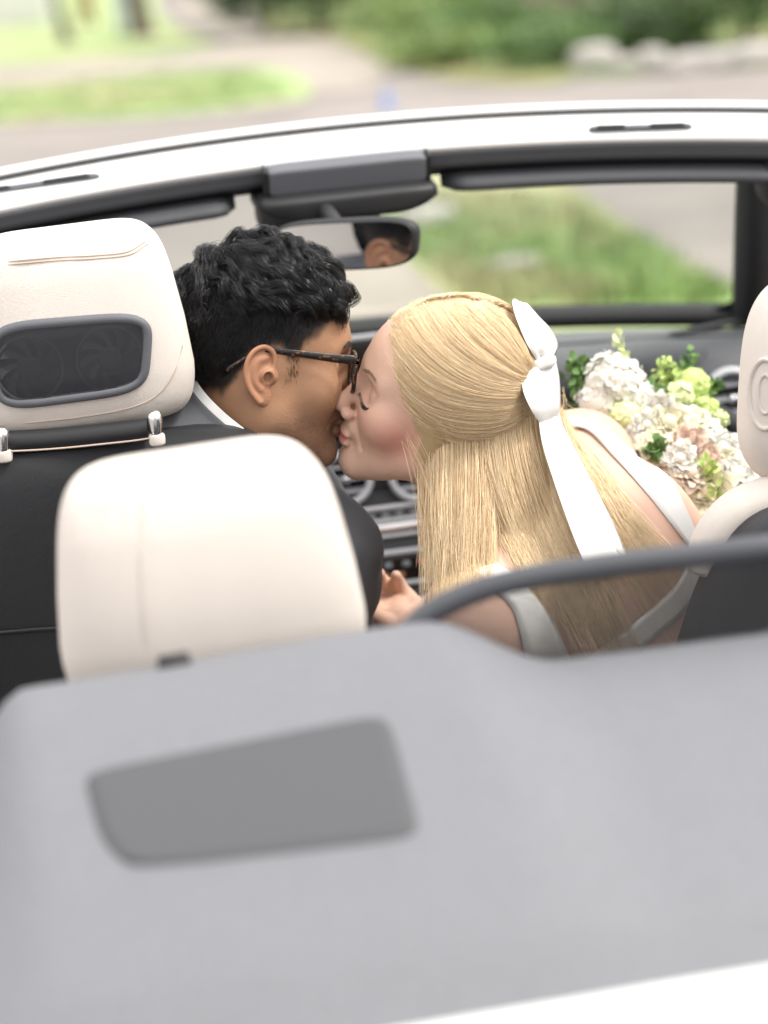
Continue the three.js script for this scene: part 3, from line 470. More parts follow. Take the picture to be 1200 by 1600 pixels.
{ const t = V(RH.x, 0.75, RH.z - 0.10); mesh('rear_seat_back', put(block(0.62, 0.26, 0.08, 6, 6), 0, 0.66, t.z - 0.03, -0.2), M.hide, car); mesh('rear_seat_cushion', put(block(0.6, 0.09, 0.25, 6, 6), 0, 0.42, t.z - 0.33), M.cream, car); for (const s of [-1, 1]) mesh('headrest_post', put(block(0.007, 0.06, 0.007, 6, 2), RH.x + s * 0.06, RH.y - 0.14, RH.z - 0.045), M.chrome, rearRest); }
{ // the second rear headrest, outside the frame
  const g = rearRest.geometry.clone(); const o = mesh('rear_headrest', g, M.cream, car); o.position.x += -2 * RH.x; }
// soft-top cover behind the rear seats: two humps behind the headrests, lower between them
const hump = X => { const a = Math.abs(X); return sm(0.085, 0.19, a) * (1 - sm(0.50, 0.58, a)); };
const frontZ = U(400, 1010, 1.9).z, frontY = U(600, 970, 1.9).y, rimY = X => frontY - 0.046 + 0.046 * hump(X) - 0.09 * sm(0.5, 0.66, Math.abs(X)) - 0.01 * sm(-0.2, -0.5, X);
const bootZ = U(850, 1548, 1.57).z, bootY = U(850, 1548, 1.57).y;
const cover = mesh('soft_top_cover', grid(120, 60, (u, v) => {
  const X = lerp(-0.74, 0.74, u), top = rimY(X), R = 0.034;
  if (v < 0.15) { const t = v / 0.15; return V(X, lerp(top - 0.22, top - R, t), frontZ - R * 0 - 0.0); }
  if (v < 0.4) { const a = (v - 0.15) / 0.25 * Math.PI / 2; return V(X, top - R + Math.sin(a) * R, frontZ + R - Math.cos(a) * R); }
  const t = (v - 0.4) / 0.6, z = lerp(frontZ + R, bootZ + 0.03, t), base = lerp(lerp(frontY - 0.014 - 0.09 * sm(0.5, 0.66, Math.abs(X)), top, Math.exp(-t * 2.0)), bootY - 0.004, t);
  
  return V(X, base + 0.035 * Math.sin(Math.PI * Math.pow(t, 0.8)) * (0.75 + 0.3 * hump(X)) - 0.02 * sm(0.82, 1, t), z);
}), M.cover, car);
{ // inset panel in the left hump
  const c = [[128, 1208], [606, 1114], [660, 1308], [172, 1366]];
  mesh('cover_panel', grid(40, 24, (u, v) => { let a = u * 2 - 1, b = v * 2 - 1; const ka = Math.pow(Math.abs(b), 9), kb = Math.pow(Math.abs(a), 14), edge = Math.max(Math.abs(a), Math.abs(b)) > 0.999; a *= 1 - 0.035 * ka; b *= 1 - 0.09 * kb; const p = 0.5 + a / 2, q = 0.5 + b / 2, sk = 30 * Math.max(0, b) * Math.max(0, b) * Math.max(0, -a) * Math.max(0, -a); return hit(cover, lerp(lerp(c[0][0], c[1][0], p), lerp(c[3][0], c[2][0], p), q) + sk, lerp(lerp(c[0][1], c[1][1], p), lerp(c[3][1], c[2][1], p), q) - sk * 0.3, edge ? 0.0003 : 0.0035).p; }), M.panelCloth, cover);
  const s = [[246, 1043], [270, 1040], [300, 1034], [328, 1026]].map(p => hit(cover, p[0], p[1], 0.001)).filter(Boolean).map(h => h.p); if (s.length > 2) mesh('release_slot', capTube(s, 0.0085, 16, 8), M.black, cover);
}
{ // wind deflector frame between the humps, and its net
  const d = 1.905, pts = [[632, 985, 1.9], [655, 968, d], [700, 942, d], [760, 918, d], [830, 902, d], [900, 890, d], [1000, 877, d], [1100, 866, d], [1210, 853, d]].map(p => U(...p)), mid = 0.0;
  const right = pts.slice(0, 7).reverse().map(p => V(0.23 - p.x, p.y, p.z)).filter(p => p.x > pts[8].x + 0.03);
  const all = [...pts, ...right.map(p => V(p.x, p.y, pts[8].z - 0.004))], c = new THREE.CatmullRomCurve3(all, false, 'centripetal');
  const fr = mesh('wind_deflector_frame', tube(all, t => 0.0098 * Math.min(1, 0.55 + t * 6), 90, 14), mat([0.05, 0.053, 0.062], 0.4), car);
  const net = tex(64, (u, v) => { const a = Math.abs((u * 8) % 1 - 0.5), b = Math.abs((v * 8) % 1 - 0.5); return a > 0.36 || b > 0.36 ? 1 : 0; }); net.repeat.set(120, 120);
  mesh('wind_deflector_net', grid(60, 10, (u, v) => { const p = c.getPoint(0.02 + u * 0.96); return V(p.x, lerp(p.y - 0.002, Math.min(p.y - 0.003, rimY(p.x) - 0.02), v), p.z + 0.004 * v); }), mat([0.02, 0.02, 0.022], 0.7, { alphaMap: net, alphaTest: 0.5 }), fr);
}
// white body: boot lid, flanks, doors, bonnet, floor
const boot = mesh('boot_lid', grid(40, 20, (u, v) => { const X = lerp(-0.78, 0.78, u), z = bootZ + v * 0.62; return V(X, bootY - 0.02 * X * X - 0.05 * v - 0.12 * sm(0.75, 1, v) - (v < 0.03 ? 0.006 : 0), z); }), M.paint, car);
mesh('boot_seal', put(box(1.5, 0.02, 0.02), 0, bootY - 0.02, bootZ - 0.004), M.rubber, boot);
for (const s of [-1, 1]) {
  const sideTop = z => lerp(0.90, 0.96, sm(-3.8, -1.6, z));
  const side = mesh('body_side', grid(40, 14, (u, v) => { const z = lerp(-4.0, -0.95, u), y = lerp(sideTop(z), 0.22, v); return V(s * (0.76 + 0.12 * Math.sin(Math.PI * Math.pow(v, 0.7)) * (1 - 0.1 * v)), y, z); }), M.paint, car);
  mesh('door_card', grid(20, 8, (u, v) => V(s * (0.755 - 0.05 * Math.sin(v * 3)), lerp(0.9, 0.35, v), lerp(-3.75, -2.3, u))), M.trim, side);
  mesh('rear_side_trim', grid(16, 8, (u, v) => V(s * (0.755 - 0.08 * Math.sin(v * 2)), lerp(0.93, 0.4, v), lerp(-2.3, -1.6, u))), M.trim, side);
  mesh('sill_strip', tube([V(s * 0.77, sideTop(-3.7) + 0.004, -3.75), V(s * 0.77, sideTop(-2.6) + 0.004, -2.6), V(s * 0.77, sideTop(-1.6) + 0.004, -1.6)], 0.008, 20, 8), M.chrome, side);
}
mesh('bonnet', grid(24, 20, (u, v) => { const X = lerp(-0.82, 0.82, u); return V(X * (1 - 0.12 * v * v), lerp(0.90, 0.60, Math.pow(v, 1.15)) - 0.06 * X * X - 0.2 * sm(0.9, 1, v), lerp(-4.02, -5.35, v) + 0.25 * X * X * v); }), M.paint, car);
mesh('cabin_floor', put(box(1.5, 0.04, 2.6), 0, 0.24, -2.9), M.black, car);
for (const [x, z] of [[-0.76, -4.55], [0.76, -4.55], [-0.76, -1.5], [0.76, -1.5]]) { const w = mesh('wheel', put(grid(40, 16, (u, v) => { const a = u * 6.2832, b = v * 6.2832; const R = 0.265 + Math.cos(b) * 0.06; return V(Math.sign(Math.sin(b)) * Math.pow(Math.abs(Math.sin(b)), 0.5) * 0.1, Math.sin(a) * R, Math.cos(a) * R); }, true), x, 0.325, z), M.rubber, car); mesh('rim', put(block(0.07, 0.215, 0.215, 2.2, 6), x, 0.325, z), M.silver, w); }
mesh('rear_body', put(block(0.86, 0.3, 0.12, 5, 5), 0, 0.55, bootZ + 0.6), M.paint, car);
// ---------------------------------------------------------------- the couple
const skinBump = tex(256, (u, v) => 0.6 * vnoise(u * 128, v * 128, 1, 128) + 0.4 * vnoise(u * 64, v * 64, 3, 64), false, 22);
const skinMat = mat([1, 1, 1], 0.5, { vertexColors: true, bumpMap: skinBump, bumpScale: 0.00025, specularIntensity: 0.6 });
// head axes in the world from how it is turned: side = +1 faces picture right; away turns from the camera; roll tips the crown to the camera; pitch lifts the chin
function headFrame(o, face, away, roll, pitch, scale) {
  const t0 = AZ.clone(), f0 = AX.clone().multiplyScalar(face);
  let f = f0.clone().multiplyScalar(Math.cos(away)).addScaledVector(t0, -Math.sin(away)), s = t0.clone().multiplyScalar(Math.cos(away)).addScaledVector(f0, Math.sin(away)), u = AY.clone(); // s: the near side
  const u1 = u.clone().multiplyScalar(Math.cos(roll)).addScaledVector(s, Math.sin(roll)), s1 = s.clone().multiplyScalar(Math.cos(roll)).addScaledVector(u, -Math.sin(roll));
  const f1 = f.clone().multiplyScalar(Math.cos(pitch)).addScaledVector(u1, Math.sin(pitch)), u2 = u1.clone().multiplyScalar(Math.cos(pitch)).addScaledVector(f, -Math.sin(pitch));
  const m = basis(s1.multiplyScalar(scale), u2.multiplyScalar(scale), f1.multiplyScalar(scale), o);
  return { m, inv: m.clone().invert(), P: (x, y, z) => V(x, y, z).applyMatrix4(m) };   // head axes: x near side, y up, z forward; origin between the ear canals
}
const G = headFrame(U(403, 571, 2.80), 1, 10 * deg, 12 * deg, -2.5 * deg, 1.02);
const B = headFrame(U(686, 635, 2.795), -1, -2 * deg, 28 * deg, 15 * deg, 0.975);
const skull = { c: [0, 0.045, -0.006], r: [0.074, 0.086, 0.097] };
function headField(w) {                                                        // w: woman
  return (x0, y, z) => {
    const x = Math.abs(x0);
    let d = ell(x, y, z, skull.c, skull.r);
    d = smin(d, ell(x, y, z, [0, 0.035, 0.038], [0.063, 0.066, 0.0585]), 0.03);
    d = smin(d, ell(x, y, z, [0, -0.028, 0.046], [w ? 0.055 : 0.058, 0.068, 0.047]), 0.03);
    d = smin(d, cone(x, y, z, [0.047, -0.05, 0.008], [0.014, -0.094, 0.074], w ? 0.017 : 0.021, 0.016), 0.03);
    d = smin(d, cone(x, y, z, [0.05, 0.0, 0.0], [0.047, -0.05, 0.008], 0.022, 0.02), 0.03);
    d = smin(d, ell(x, y, z, [0, -0.093, 0.08], [w ? 0.017 : 0.022, 0.017, 0.016]), 0.018);
    d = smin(d, sph(x, y, z, [0.043, -0.018, 0.062], 0.021), 0.03);            // cheekbone
    d = smin(d, cone(x, y, z, [0.008, 0.032, 0.0895], [0.042, 0.029, 0.072], w ? 0.006 : 0.009, 0.007), 0.018); // brow
    d = smax(d, -ell(x, y, z, [0.031, 0.008, 0.101], [0.019, 0.013, 0.018]), 0.016); // eye hollow
    d = smin(d, sph(x, y, z, [0.031, 0.007, 0.0745], 0.0135), 0.005);          // lid over the eye
    d = smin(d, cone(x, y, z, [0, 0.02, 0.091], [0, -0.024, 0.113], 0.0065, w ? 0.0085 : 0.0105), 0.014); // nose
    d = smin(d, sph(x, y, z, [0, -0.026, 0.114], w ? 0.0085 : 0.0105), 0.008);
    d = smin(d, ell(x, y, z, [0.0115, -0.033, 0.103], [0.0075, 0.0065, 0.009]), 0.006);
    d = smax(d, -ell(x, y, z, [0.006, -0.039, 0.107], [0.0035, 0.004, 0.0055]), 0.003);
    const p = w ? -0.001 : 0.0;                                                 // lips, pursed
    d = smin(d, ell(x, y, z, [0, -0.049, 0.09], [0.02, 0.013, 0.013]), 0.012);
    d = smin(d, ell(x, y, z, [0, -0.058, 0.0985 + p], [0.019, 0.0062, 0.0085]), 0.005);
    d = smin(d, ell(x, y, z, [0, -0.0695, 0.0965 + p], [0.017, 0.0068, 0.0085]), 0.005);
    d = smax(d, -cone(x, y, z, [0, -0.0635, 0.108 + p], [0.024, -0.0645, 0.094], 0.0012, 0.001), 0.004);
    d = smin(d, w ? cone(x, y, z, [0, -0.045, -0.014], [0.0, -0.08, -0.04], 0.046, 0.046) : cone(x, y, z, [0, -0.05, -0.018], [0, -0.2, -0.05], 0.055, 0.062), 0.03);
    d = smax(d, -cone(x, y, z, [0.019, -0.037, 0.094], [0.031, -0.062, 0.079], 0.0012, 0.0008), 0.007); // crease beside nose and mouth
    d = smax(d, -cone(x, y, z, [0.019, 0.0155, 0.0925], [0.043, 0.0145, 0.0835], 0.0008, 0.0008), 0.004); // lid crease
    if (!w) d = smin(d, cone(x, y, z, [0.045, -0.02, -0.02], [0.012, -0.15, 0.0], 0.014, 0.012), 0.03); // neck muscle
    return d;
  };
}
const curve2 = a => new THREE.CatmullRomCurve3(a.map(p => V(p[0], p[1], 0)), false, 'centripetal').getPoints(28);
const earHelix = curve2([[0.006, 0.003], [0.0085, 0.014], [0.0065, 0.026], [-0.003, 0.0325], [-0.0135, 0.030], [-0.0215, 0.021], [-0.0245, 0.008], [-0.022, -0.007], [-0.0145, -0.02], [-0.006, -0.029]]), earFold = curve2([[-0.002, 0.020], [-0.0105, 0.016], [-0.0145, 0.006], [-0.0125, -0.006], [-0.005, -0.014]]);
function earField(x, y, z) {                                                   // near ear, axes as the head's, x outwards
  const X = x - 0.073 - (0.006 - z) * 0.34;                                    // the ear stands off towards the back
  let d = ell(X, y, z, [0, 0.002, -0.008], [0.0045, 0.029, 0.017]);
  d = smin(d, ell(X, y, z, [-0.001, -0.026, 0.0005], [0.0045, 0.0105, 0.008]), 0.008);
  let h = 9, an = 9;
  for (let i = 1; i < earHelix.length; i++) h = Math.min(h, cone(X, y, z, [0.0042, earHelix[i - 1].y, earHelix[i - 1].x], [0.0042, earHelix[i].y, earHelix[i].x], 0.0029, 0.0029));
  for (let i = 1; i < earFold.length; i++) an = Math.min(an, cone(X, y, z, [0.0024, earFold[i - 1].y, earFold[i - 1].x], [0.0024, earFold[i].y, earFold[i].x], 0.0027, 0.0027));
  d = smin(d, h, 0.004);
  d = smax(d, -ell(X, y, z, [0.006, -0.002, -0.0025], [0.0085, 0.0115, 0.0085]), 0.005);
  d = smin(d, an, 0.005);
  d = smin(d, ell(X, y, z, [0.002, -0.001, 0.009], [0.005, 0.006, 0.004]), 0.005);
  d = smin(d, cone(x, y, z, [0.066, 0.0, 0.003], [0.078, 0.0, 0.0], 0.013, 0.009), 0.006);
  return smax(d, -ell(x, y, z, [0.084, -0.002, 0.0015], [0.010, 0.0065, 0.0052]), 0.004);
}
const transform = (g, m) => { g.applyMatrix4(m); if (m.determinant() < 0) { const a = g.index.array; for (let i = 0; i < a.length; i += 3) { const t = a[i]; a[i] = a[i + 1]; a[i + 1] = t; } } return g; };
// body fields are written in world axes through pixel-anchored joints
const J = v => [v.x, v.y, v.z];

// ---- groom
const groomHairline = z => { const K = [[-0.12, -0.045], [-0.07, -0.035], [-0.045, -0.03], [-0.03, -0.005], [-0.02, 0.018], [0.012, 0.03], [0.02, 0.024], [0.024, 0.016], [0.036, 0.018], [0.041, 0.034], [0.06, 0.046], [0.08, 0.064], [0.12, 0.078]]; let i = 1; while (i < K.length - 1 && z > K[i][0]) i++; return lerp(K[i - 1][1], K[i][1], clamp((z - K[i - 1][0]) / (K[i][0] - K[i - 1][0]))); };
const groomSkin = (x, y, z) => {
  const n = fbm(x * 90, y * 90, z * 90, 3), k = 0.9 + 0.2 * n; let c = [0.37 * k, 0.203 * k, 0.118 * k];
  const hl = groomHairline(z) + (n - 0.5) * 0.012; if (z < 0.125 && Math.abs(x) > 0) { const a = sm(-0.004, 0.014, y - hl); c = [lerp(c[0], 0.012, a), lerp(c[1], 0.0095, a), lerp(c[2], 0.0085, a)]; }
  const lip = Math.exp(-Math.pow((y + 0.064) / 0.009, 2)) * sm(0.093, 0.1, z) * sm(0.024, 0.016, Math.abs(x)); c = [lerp(c[0], 0.34, lip), lerp(c[1], 0.12, lip), lerp(c[2], 0.09, lip)];
  const beard = 0.38 * sm(-0.03, -0.06, y) * sm(-0.12, -0.1, y) * sm(0.0, 0.03, z) * (0.6 + 0.8 * hash(Math.round(x * 2000), Math.round(y * 2000), Math.round(z * 2000))); // shaved stubble
  return c.map((q, i) => lerp(q, [0.09, 0.06, 0.05][i], beard));
};
const groom = thing('person', 'man in a dark suit and tortoiseshell glasses kissing the woman', 'person', V(-0.36, 0.5, -2.95));
const gJ = { c7: U(345, 672, 2.84), shR: U(497, 876, 2.84), shL: U(190, 770, 3.06), elR: U(516, 1020, 2.86), elL: U(120, 1010, 3.1), waR: U(640, 1080, 3.05), chest: U(350, 880, 2.98), hip: V(-0.37, 0.56, -3.0) };
{ const f = headField(false);
  const head = fieldMesh(f, [-0.1, -0.185, -0.115], [0.1, 0.14, 0.14], 0.0024, groomSkin);
  const ear = fieldMesh(earField, [0.05, -0.045, -0.04], [0.115, 0.045, 0.022], 0.0012, (x, y, z) => { const k = 0.94 + 0.12 * fbm(x * 150, y * 150, z * 150, 2); return [0.40 * k, 0.20 * k, 0.118 * k]; });
  const ear2 = ear.clone(); ear2.scale(-1, 1, 1); { const a = ear2.index.array; for (let i = 0; i < a.length; i += 3) { const t = a[i]; a[i] = a[i + 1]; a[i + 1] = t; } }
  const all = transform(mergeI([head, ear, ear2]), G.m);
  mesh('body', all, skinMat, groom);
}
const sleeveMat = mat([0.08, 0.084, 0.092], 0.8, { bumpMap: weaveBump, bumpScale: 0.0003, sheen: 0.8, sheenRoughness: 0.5, sheenColor: rgb(0.3, 0.32, 0.36) });
const jacketField = (x, y, z) => {
  const fold = 0.0025 * Math.sin(y * 85 + x * 60 + 3 * Math.sin(z * 30)) + 0.010 * (fbm(x * 14, y * 14, z * 14, 3) - 0.5);
  let d = cone(x, y, z, J(gJ.shL), J(gJ.shR), 0.085, 0.075);
  d = smin(d, cone(x, y, z, J(gJ.chest), J(gJ.hip), 0.15, 0.16), 0.1);
  d = smin(d, cone(x, y, z, J(gJ.c7), J(gJ.chest), 0.075, 0.14), 0.09);
  d = smin(d, cone(x, y, z, J(gJ.shR), J(gJ.elR), 0.062, 0.05), 0.03); d = smin(d, cone(x, y, z, J(gJ.elR), J(gJ.waR), 0.05, 0.036), 0.02);
  d = smin(d, cone(x, y, z, J(gJ.shL), J(gJ.elL), 0.064, 0.05), 0.03);
  return d + fold;
};
{ const lo = [-0.75, 0.35, -3.35], hi = [0.12, 1.2, -2.5];
  const jk = mesh('jacket', fieldMesh(jacketField, lo, hi, 0.0085), sleeveMat, groom);
  // shirt collar and jacket collar: bands round the neck
  const C = U(372, 662, 2.80), ax = AX.clone().multiplyScalar(0.62).addScaledVector(AY, 0.76).addScaledVector(AZ, 0.2).normalize(), e1 = AX.clone().addScaledVector(ax, -AX.dot(ax)).normalize(), e2 = V().crossVectors(ax, e1).normalize();
  const band = (r0, r1, h0, h1, th, drop, a0 = 0, a1 = 6.2832) => { const ringAt = (a, h, r) => C.clone().addScaledVector(e1, Math.cos(a) * r).addScaledVector(e2, Math.sin(a) * r).addScaledVector(ax, h - drop * (0.5 + 0.5 * Math.cos(a))); const prof = [[r0, h0], [lerp(r0, r1, 0.5), lerp(h0, h1, 0.6)], [r1, h1], [r1 + th * 0.6, h1 + th * 0.3], [r1 + th, h1 - th], [lerp(r0, r1, 0.4) + th * 1.6, lerp(h0, h1, 0.4)], [r0 + th * 2.2, h0]]; const c = new THREE.CatmullRomCurve3(prof.map(p => V(p[0], p[1], 0)), false, 'centripetal'); return grid(60, 18, (u, v) => { const p = c.getPoint(v); return ringAt(lerp(a0, a1, u), p.y, p.x); }, a1 > 6.28); };
  mesh('shirt', band(0.076, 0.0705, -0.03, 0.014, 0.004, 0.0), mat([0.8, 0.79, 0.77], 0.75, { bumpMap: weaveBump, bumpScale: 0.0002 }), groom);
  mesh('jacket_collar', band(0.112, 0.077, -0.05, 0.005, 0.008, 0.0), sleeveMat, groom);
}
// wavy black hair
{ const H = new Hairs(), onSkull = (d, h) => { const k = 1 / Math.hypot(d.x / skull.r[0], d.y / skull.r[1], d.z / skull.r[2]); const p = V(d.x * k, d.y * k, d.z * k), n = V(p.x / skull.r[0] ** 2, p.y / skull.r[1] ** 2, p.z / skull.r[2] ** 2).normalize(); return { p: p.clone().add(V(...skull.c)).addScaledVector(n, h), n, q: p }; };
  const clumps = []; let tries = 0;
  while (clumps.length < 1500 && tries++ < 60000) {
    const d = V(gauss(), gauss(), gauss()).normalize(), s = onSkull(d, 0), y = s.p.y, z = s.p.z; if (y < groomHairline(z) + 0.002 || s.p.x < -0.062 && y < 0.05) continue;
    clumps.push({ d, y, z, x: s.p.x });
  }
  const grow = (c, big) => {
    const topness = big ? 1 : sm(0.055, 0.095, c.y + 0.12 * Math.max(0, c.z)) * 0.6, over = c.y - groomHairline(c.z);
    const L = (big ? rr(0.055, 0.095) : lerp(0.008 + 0.014 * sm(0.0, 0.05, over), rr(0.03, 0.045), topness)) * lerp(0.35, 1, sm(0, 0.012, over));
    const lift = big ? rr(0.014, 0.034) * lerp(1, 0.6, sm(-0.02, -0.09, c.z)) : lerp(0.002 + 0.005 * sm(0.0, 0.05, over), 0.014, topness), ph = rr(0, 6.28), wl = big ? rr(0.038, 0.058) : 0.025, amp = big ? rr(0.003, 0.0056) : 0.0008;
    const swirl = fbm(c.x * 16 + 3, c.y * 16, c.z * 16, 2) - 0.5;
    const flow = V(lerp(0.15, 0.6 * Math.sign(c.x + 0.035), topness) + swirl * 0.9, lerp(-1, 0.05, topness), lerp(-0.25, 1.0 - 1.7 * sm(-0.03, -0.09, c.z), topness) + swirl * 0.7);
    const front = big ? sm(0.02, 0.075, c.z) : 0; flow.z *= 1 - 0.95 * front; flow.y += 0.9 * front; flow.x += 0.5 * front;
    const nst = big ? 44 : Math.round(lerp(8, 12, topness)), w0 = big ? rr(0.8, 1.4) : 1;
    for (let k = 0; k < nst; k++) {
      const sp = big ? 0.075 : 0.06; let q = c.d.clone().add(V(gauss() * sp, gauss() * sp, gauss() * sp)).normalize();
      if (onSkull(q, 0).p.y < groomHairline(onSkull(q, 0).p.z)) continue;
      const n = big ? 18 : 7, pts = [], l = L * rr(0.8, 1.12), lf = lift * rr(0.85, 1.12), ph2 = ph + gauss() * 0.18; let s = onSkull(q, 0.0005), s0 = onSkull(c.d, 0.0005); const fl = flow.clone().add(V(gauss() * 0.06, gauss() * 0.06, gauss() * 0.06));
      for (let i = 0; i <= n; i++) {
        const t = i / n, g = fl.clone().addScaledVector(s.n, -fl.dot(s.n)).normalize(), b = V().crossVectors(s.n, g), w = Math.sin(ph2 + t * l / wl * 6.28) * amp * sm(0, 0.25, t), w2 = Math.cos(ph2 + t * l / wl * 6.28 + 0.5) * amp * 0.9 * sm(0, 0.25, t);
        const h = lf * (1 - Math.pow(1 - t, 2.4)) * (1 - 0.5 * t * t);
        const p = s.p.clone().addScaledVector(s.n, h + w2).addScaledVector(b, w);
        if (big) { const g0 = fl.clone().addScaledVector(s0.n, -fl.dot(s0.n)).normalize(), b0 = V().crossVectors(s0.n, g0), pc = s0.p.clone().addScaledVector(s0.n, h + w2).addScaledVector(b0, w); p.lerp(pc, 0.8 * sm(0.05, 0.8, t)); s0 = onSkull(s0.q.clone().addScaledVector(g0, l / n * lerp(0.55, 1, t)), 0.0005); }
        pts.push(p);
        q = s.q.clone().addScaledVector(g, l / n * lerp(0.55, 1, t)); s = onSkull(q, 0.0005);
      }
      const v = rr(0.6, 1.4) * w0; H.add(pts.map(p => p.applyMatrix4(G.m)), big ? 0.0005 : 0.00042, [0.0105 * v, 0.0103 * v, 0.0118 * v], 0.4);
    }
  };
  for (const c of clumps) grow(c, false);
  for (const c of clumps.filter(c => c.y + 0.25 * Math.max(0, c.z) > 0.075 && c.x > -0.06).slice(0, 300)) grow(c, true);
  // sideburn and eyebrow hairs
  const f = headField(false), drop = (x, y, z) => { let p = V(x, y, z); for (let i = 0; i < 8; i++) { const e = 0.001, d = f(p.x, p.y, p.z), n = V(f(p.x + e, p.y, p.z) - d, f(p.x, p.y + e, p.z) - d, f(p.x, p.y, p.z + e) - d).normalize(); p.addScaledVector(n, -d); } return p; };
  for (let i = 0; i < 80; i++) { const z = rr(0.021, 0.036), y = rr(-0.004, 0.035), p = drop(0.07, y, z); H.add([p, p.clone().add(V(0.0006, -0.0025, 0.0006)), p.clone().add(V(0.0006, -0.005, 0.001))].map(q => q.applyMatrix4(G.m)), 0.0003, [0.012, 0.01, 0.009]); }
  for (const s of [-1, 1]) for (let i = 0; i < 160; i++) { const t = rnd(), p = drop(s * lerp(0.012, 0.047, t), 0.031 + 0.004 * Math.sin(t * 3) + gauss() * 0.002, 0.1); H.add([p, p.clone().add(V(s * 0.004, 0.001, 0.0)), p.clone().add(V(s * 0.008, 0.000, -0.002))].map(q => q.applyMatrix4(G.m)), 0.00045, [0.012, 0.01, 0.009]); }
  const hm = mesh('hair', H.build(), mat([1, 1, 1], 0.23, { vertexColors: true, specularIntensity: 1 }), groom); hm.userData.label = 'short wavy black hair';
}
{ // glasses
  const T = thing('eyeglasses', 'dark tortoiseshell glasses worn by the man', 'glasses', G.P(0, 0.01, 0.1));
  const tort = mat([1, 1, 1], 0.38, { map: tex(256, (u, v) => { const n = fbm(u * 14, v * 14, 3, 3, 14), k = sm(0.63, 0.7, n); return [lerp(0.010, 0.17, k), lerp(0.007, 0.062, k), lerp(0.006, 0.012, k)]; }, true, 14) });
  const W = a => a.map(p => G.P(...p));
  for (const s of [1, -1]) {
    mesh('temple_arm', grid(10, 30, (u, v) => { const c = new THREE.CatmullRomCurve3([[s * 0.0725, 0.022, 0.103], [s * 0.0735, 0.0235, 0.07], [s * 0.0755, 0.0275, 0.02], [s * 0.077, 0.028, -0.004], [s * 0.0755, 0.014, -0.03], [s * 0.073, 0.003, -0.045]].map(p => V(...p))).getPoint(v), a = u * 6.2832, e = v > 0.99 || v < 0.01 ? 0.05 : 1, hgt = lerp(0.0054, 0.003, sm(0, 0.6, v)); return G.P(c.x + Math.cos(a) * 0.0016 * e, c.y + Math.sin(a) * hgt * e, c.z); }, true), tort, T);
    const ring = []; for (let i = 0; i < 28; i++) { const a = i / 28 * 6.2832, S = (q, e) => Math.sign(q) * Math.pow(Math.abs(q), e); ring.push(G.P(s * (0.0375 + 0.027 * S(Math.cos(a), 0.72)), 0.004 + 0.0215 * S(Math.sin(a), 0.72), 0.105 - 0.004 * Math.abs(Math.cos(a) + 1) * 0.5)); }
    const rim = mesh('rim', tube(ring, 0.0027, 70, 8, true), tort, T);
    mesh('lens', grid(36, 4, (u, v) => { const k = Math.min(28 - 1e-6, u * 28), i = Math.floor(k), p = ring[i].clone().lerp(ring[(i + 1) % 28], k - i), c = G.P(s * 0.0375, 0.004, 0.106); return c.lerp(p, v); }), new THREE.MeshPhysicalMaterial({ color: 0xffffff, transmission: 1, thickness: 0, roughness: 0, ior: 1.5, side: THREE.DoubleSide }), T);
    mesh('hinge', put(block(0.002, 0.004, 0.003, 4, 4, null, 12, 8).applyMatrix4(new THREE.Matrix4().extractRotation(G.m)), ...J(G.P(s * 0.0705, 0.021, 0.101))), M.chrome, T);
  }
  mesh('bridge', tube(W([[-0.011, 0.012, 0.105], [0, 0.015, 0.107], [0.011, 0.012, 0.105]]), 0.0022, 10, 8), tort, T);
}

// ---- bride
const BK = U(838, 596, 2.775);                                                 // where the hair is tied
const bJ = { neck: B.P(0, -0.06, -0.035), c7: U(806, 775, 2.80), shL: U(757, 968, 2.715), shR: U(905, 728, 3.0), mid: U(935, 880, 2.83), waist: U(1070, 1030, 2.86), hip: U(1190, 1240, 2.87), elL: U(672, 1075, 2.8), haL: U(638, 990, 2.95), elR: U(1085, 800, 3.1), haR: U(1040, 860, 3.2) };
const brideBody = (x, y, z) => {
  let d = cone(x, y, z, J(bJ.shL), J(bJ.shR), 0.05, 0.052);
  d = smin(d, cone(x, y, z, J(bJ.c7), J(bJ.mid), 0.062, 0.105), 0.08);
  d = smin(d, cone(x, y, z, J(bJ.mid), J(bJ.waist), 0.105, 0.1), 0.06); d = smin(d, cone(x, y, z, J(bJ.waist), J(bJ.hip), 0.105, 0.15), 0.06);
  d = smin(d, cone(x, y, z, J(bJ.shL), J(bJ.mid), 0.06, 0.1), 0.06); d = smin(d, cone(x, y, z, J(bJ.shR), J(bJ.mid), 0.06, 0.1), 0.06);
  d = smin(d, cone(x, y, z, J(bJ.c7), J(bJ.neck), 0.05, 0.046), 0.05);
  d = smin(d, cone(x, y, z, J(bJ.shL), J(bJ.elL), 0.046, 0.038), 0.03); d = smin(d, cone(x, y, z, J(bJ.elL), J(bJ.haL), 0.037, 0.024), 0.015);
  d = smin(d, cone(x, y, z, J(bJ.shR), J(bJ.elR), 0.046, 0.038), 0.03); d = smin(d, cone(x, y, z, J(bJ.elR), J(bJ.haR), 0.037, 0.024), 0.015);
  return d;
};
const brideTone = (x, y, z) => { const k = 0.94 + 0.12 * fbm(x * 60, y * 60, z * 60, 3); return [0.645 * k, 0.415 * k, 0.31 * k]; };
const bride = thing('person', 'woman with long blonde hair and white dress kissing the man', 'person', V(0.3, 0.5, -2.75));
let handField;
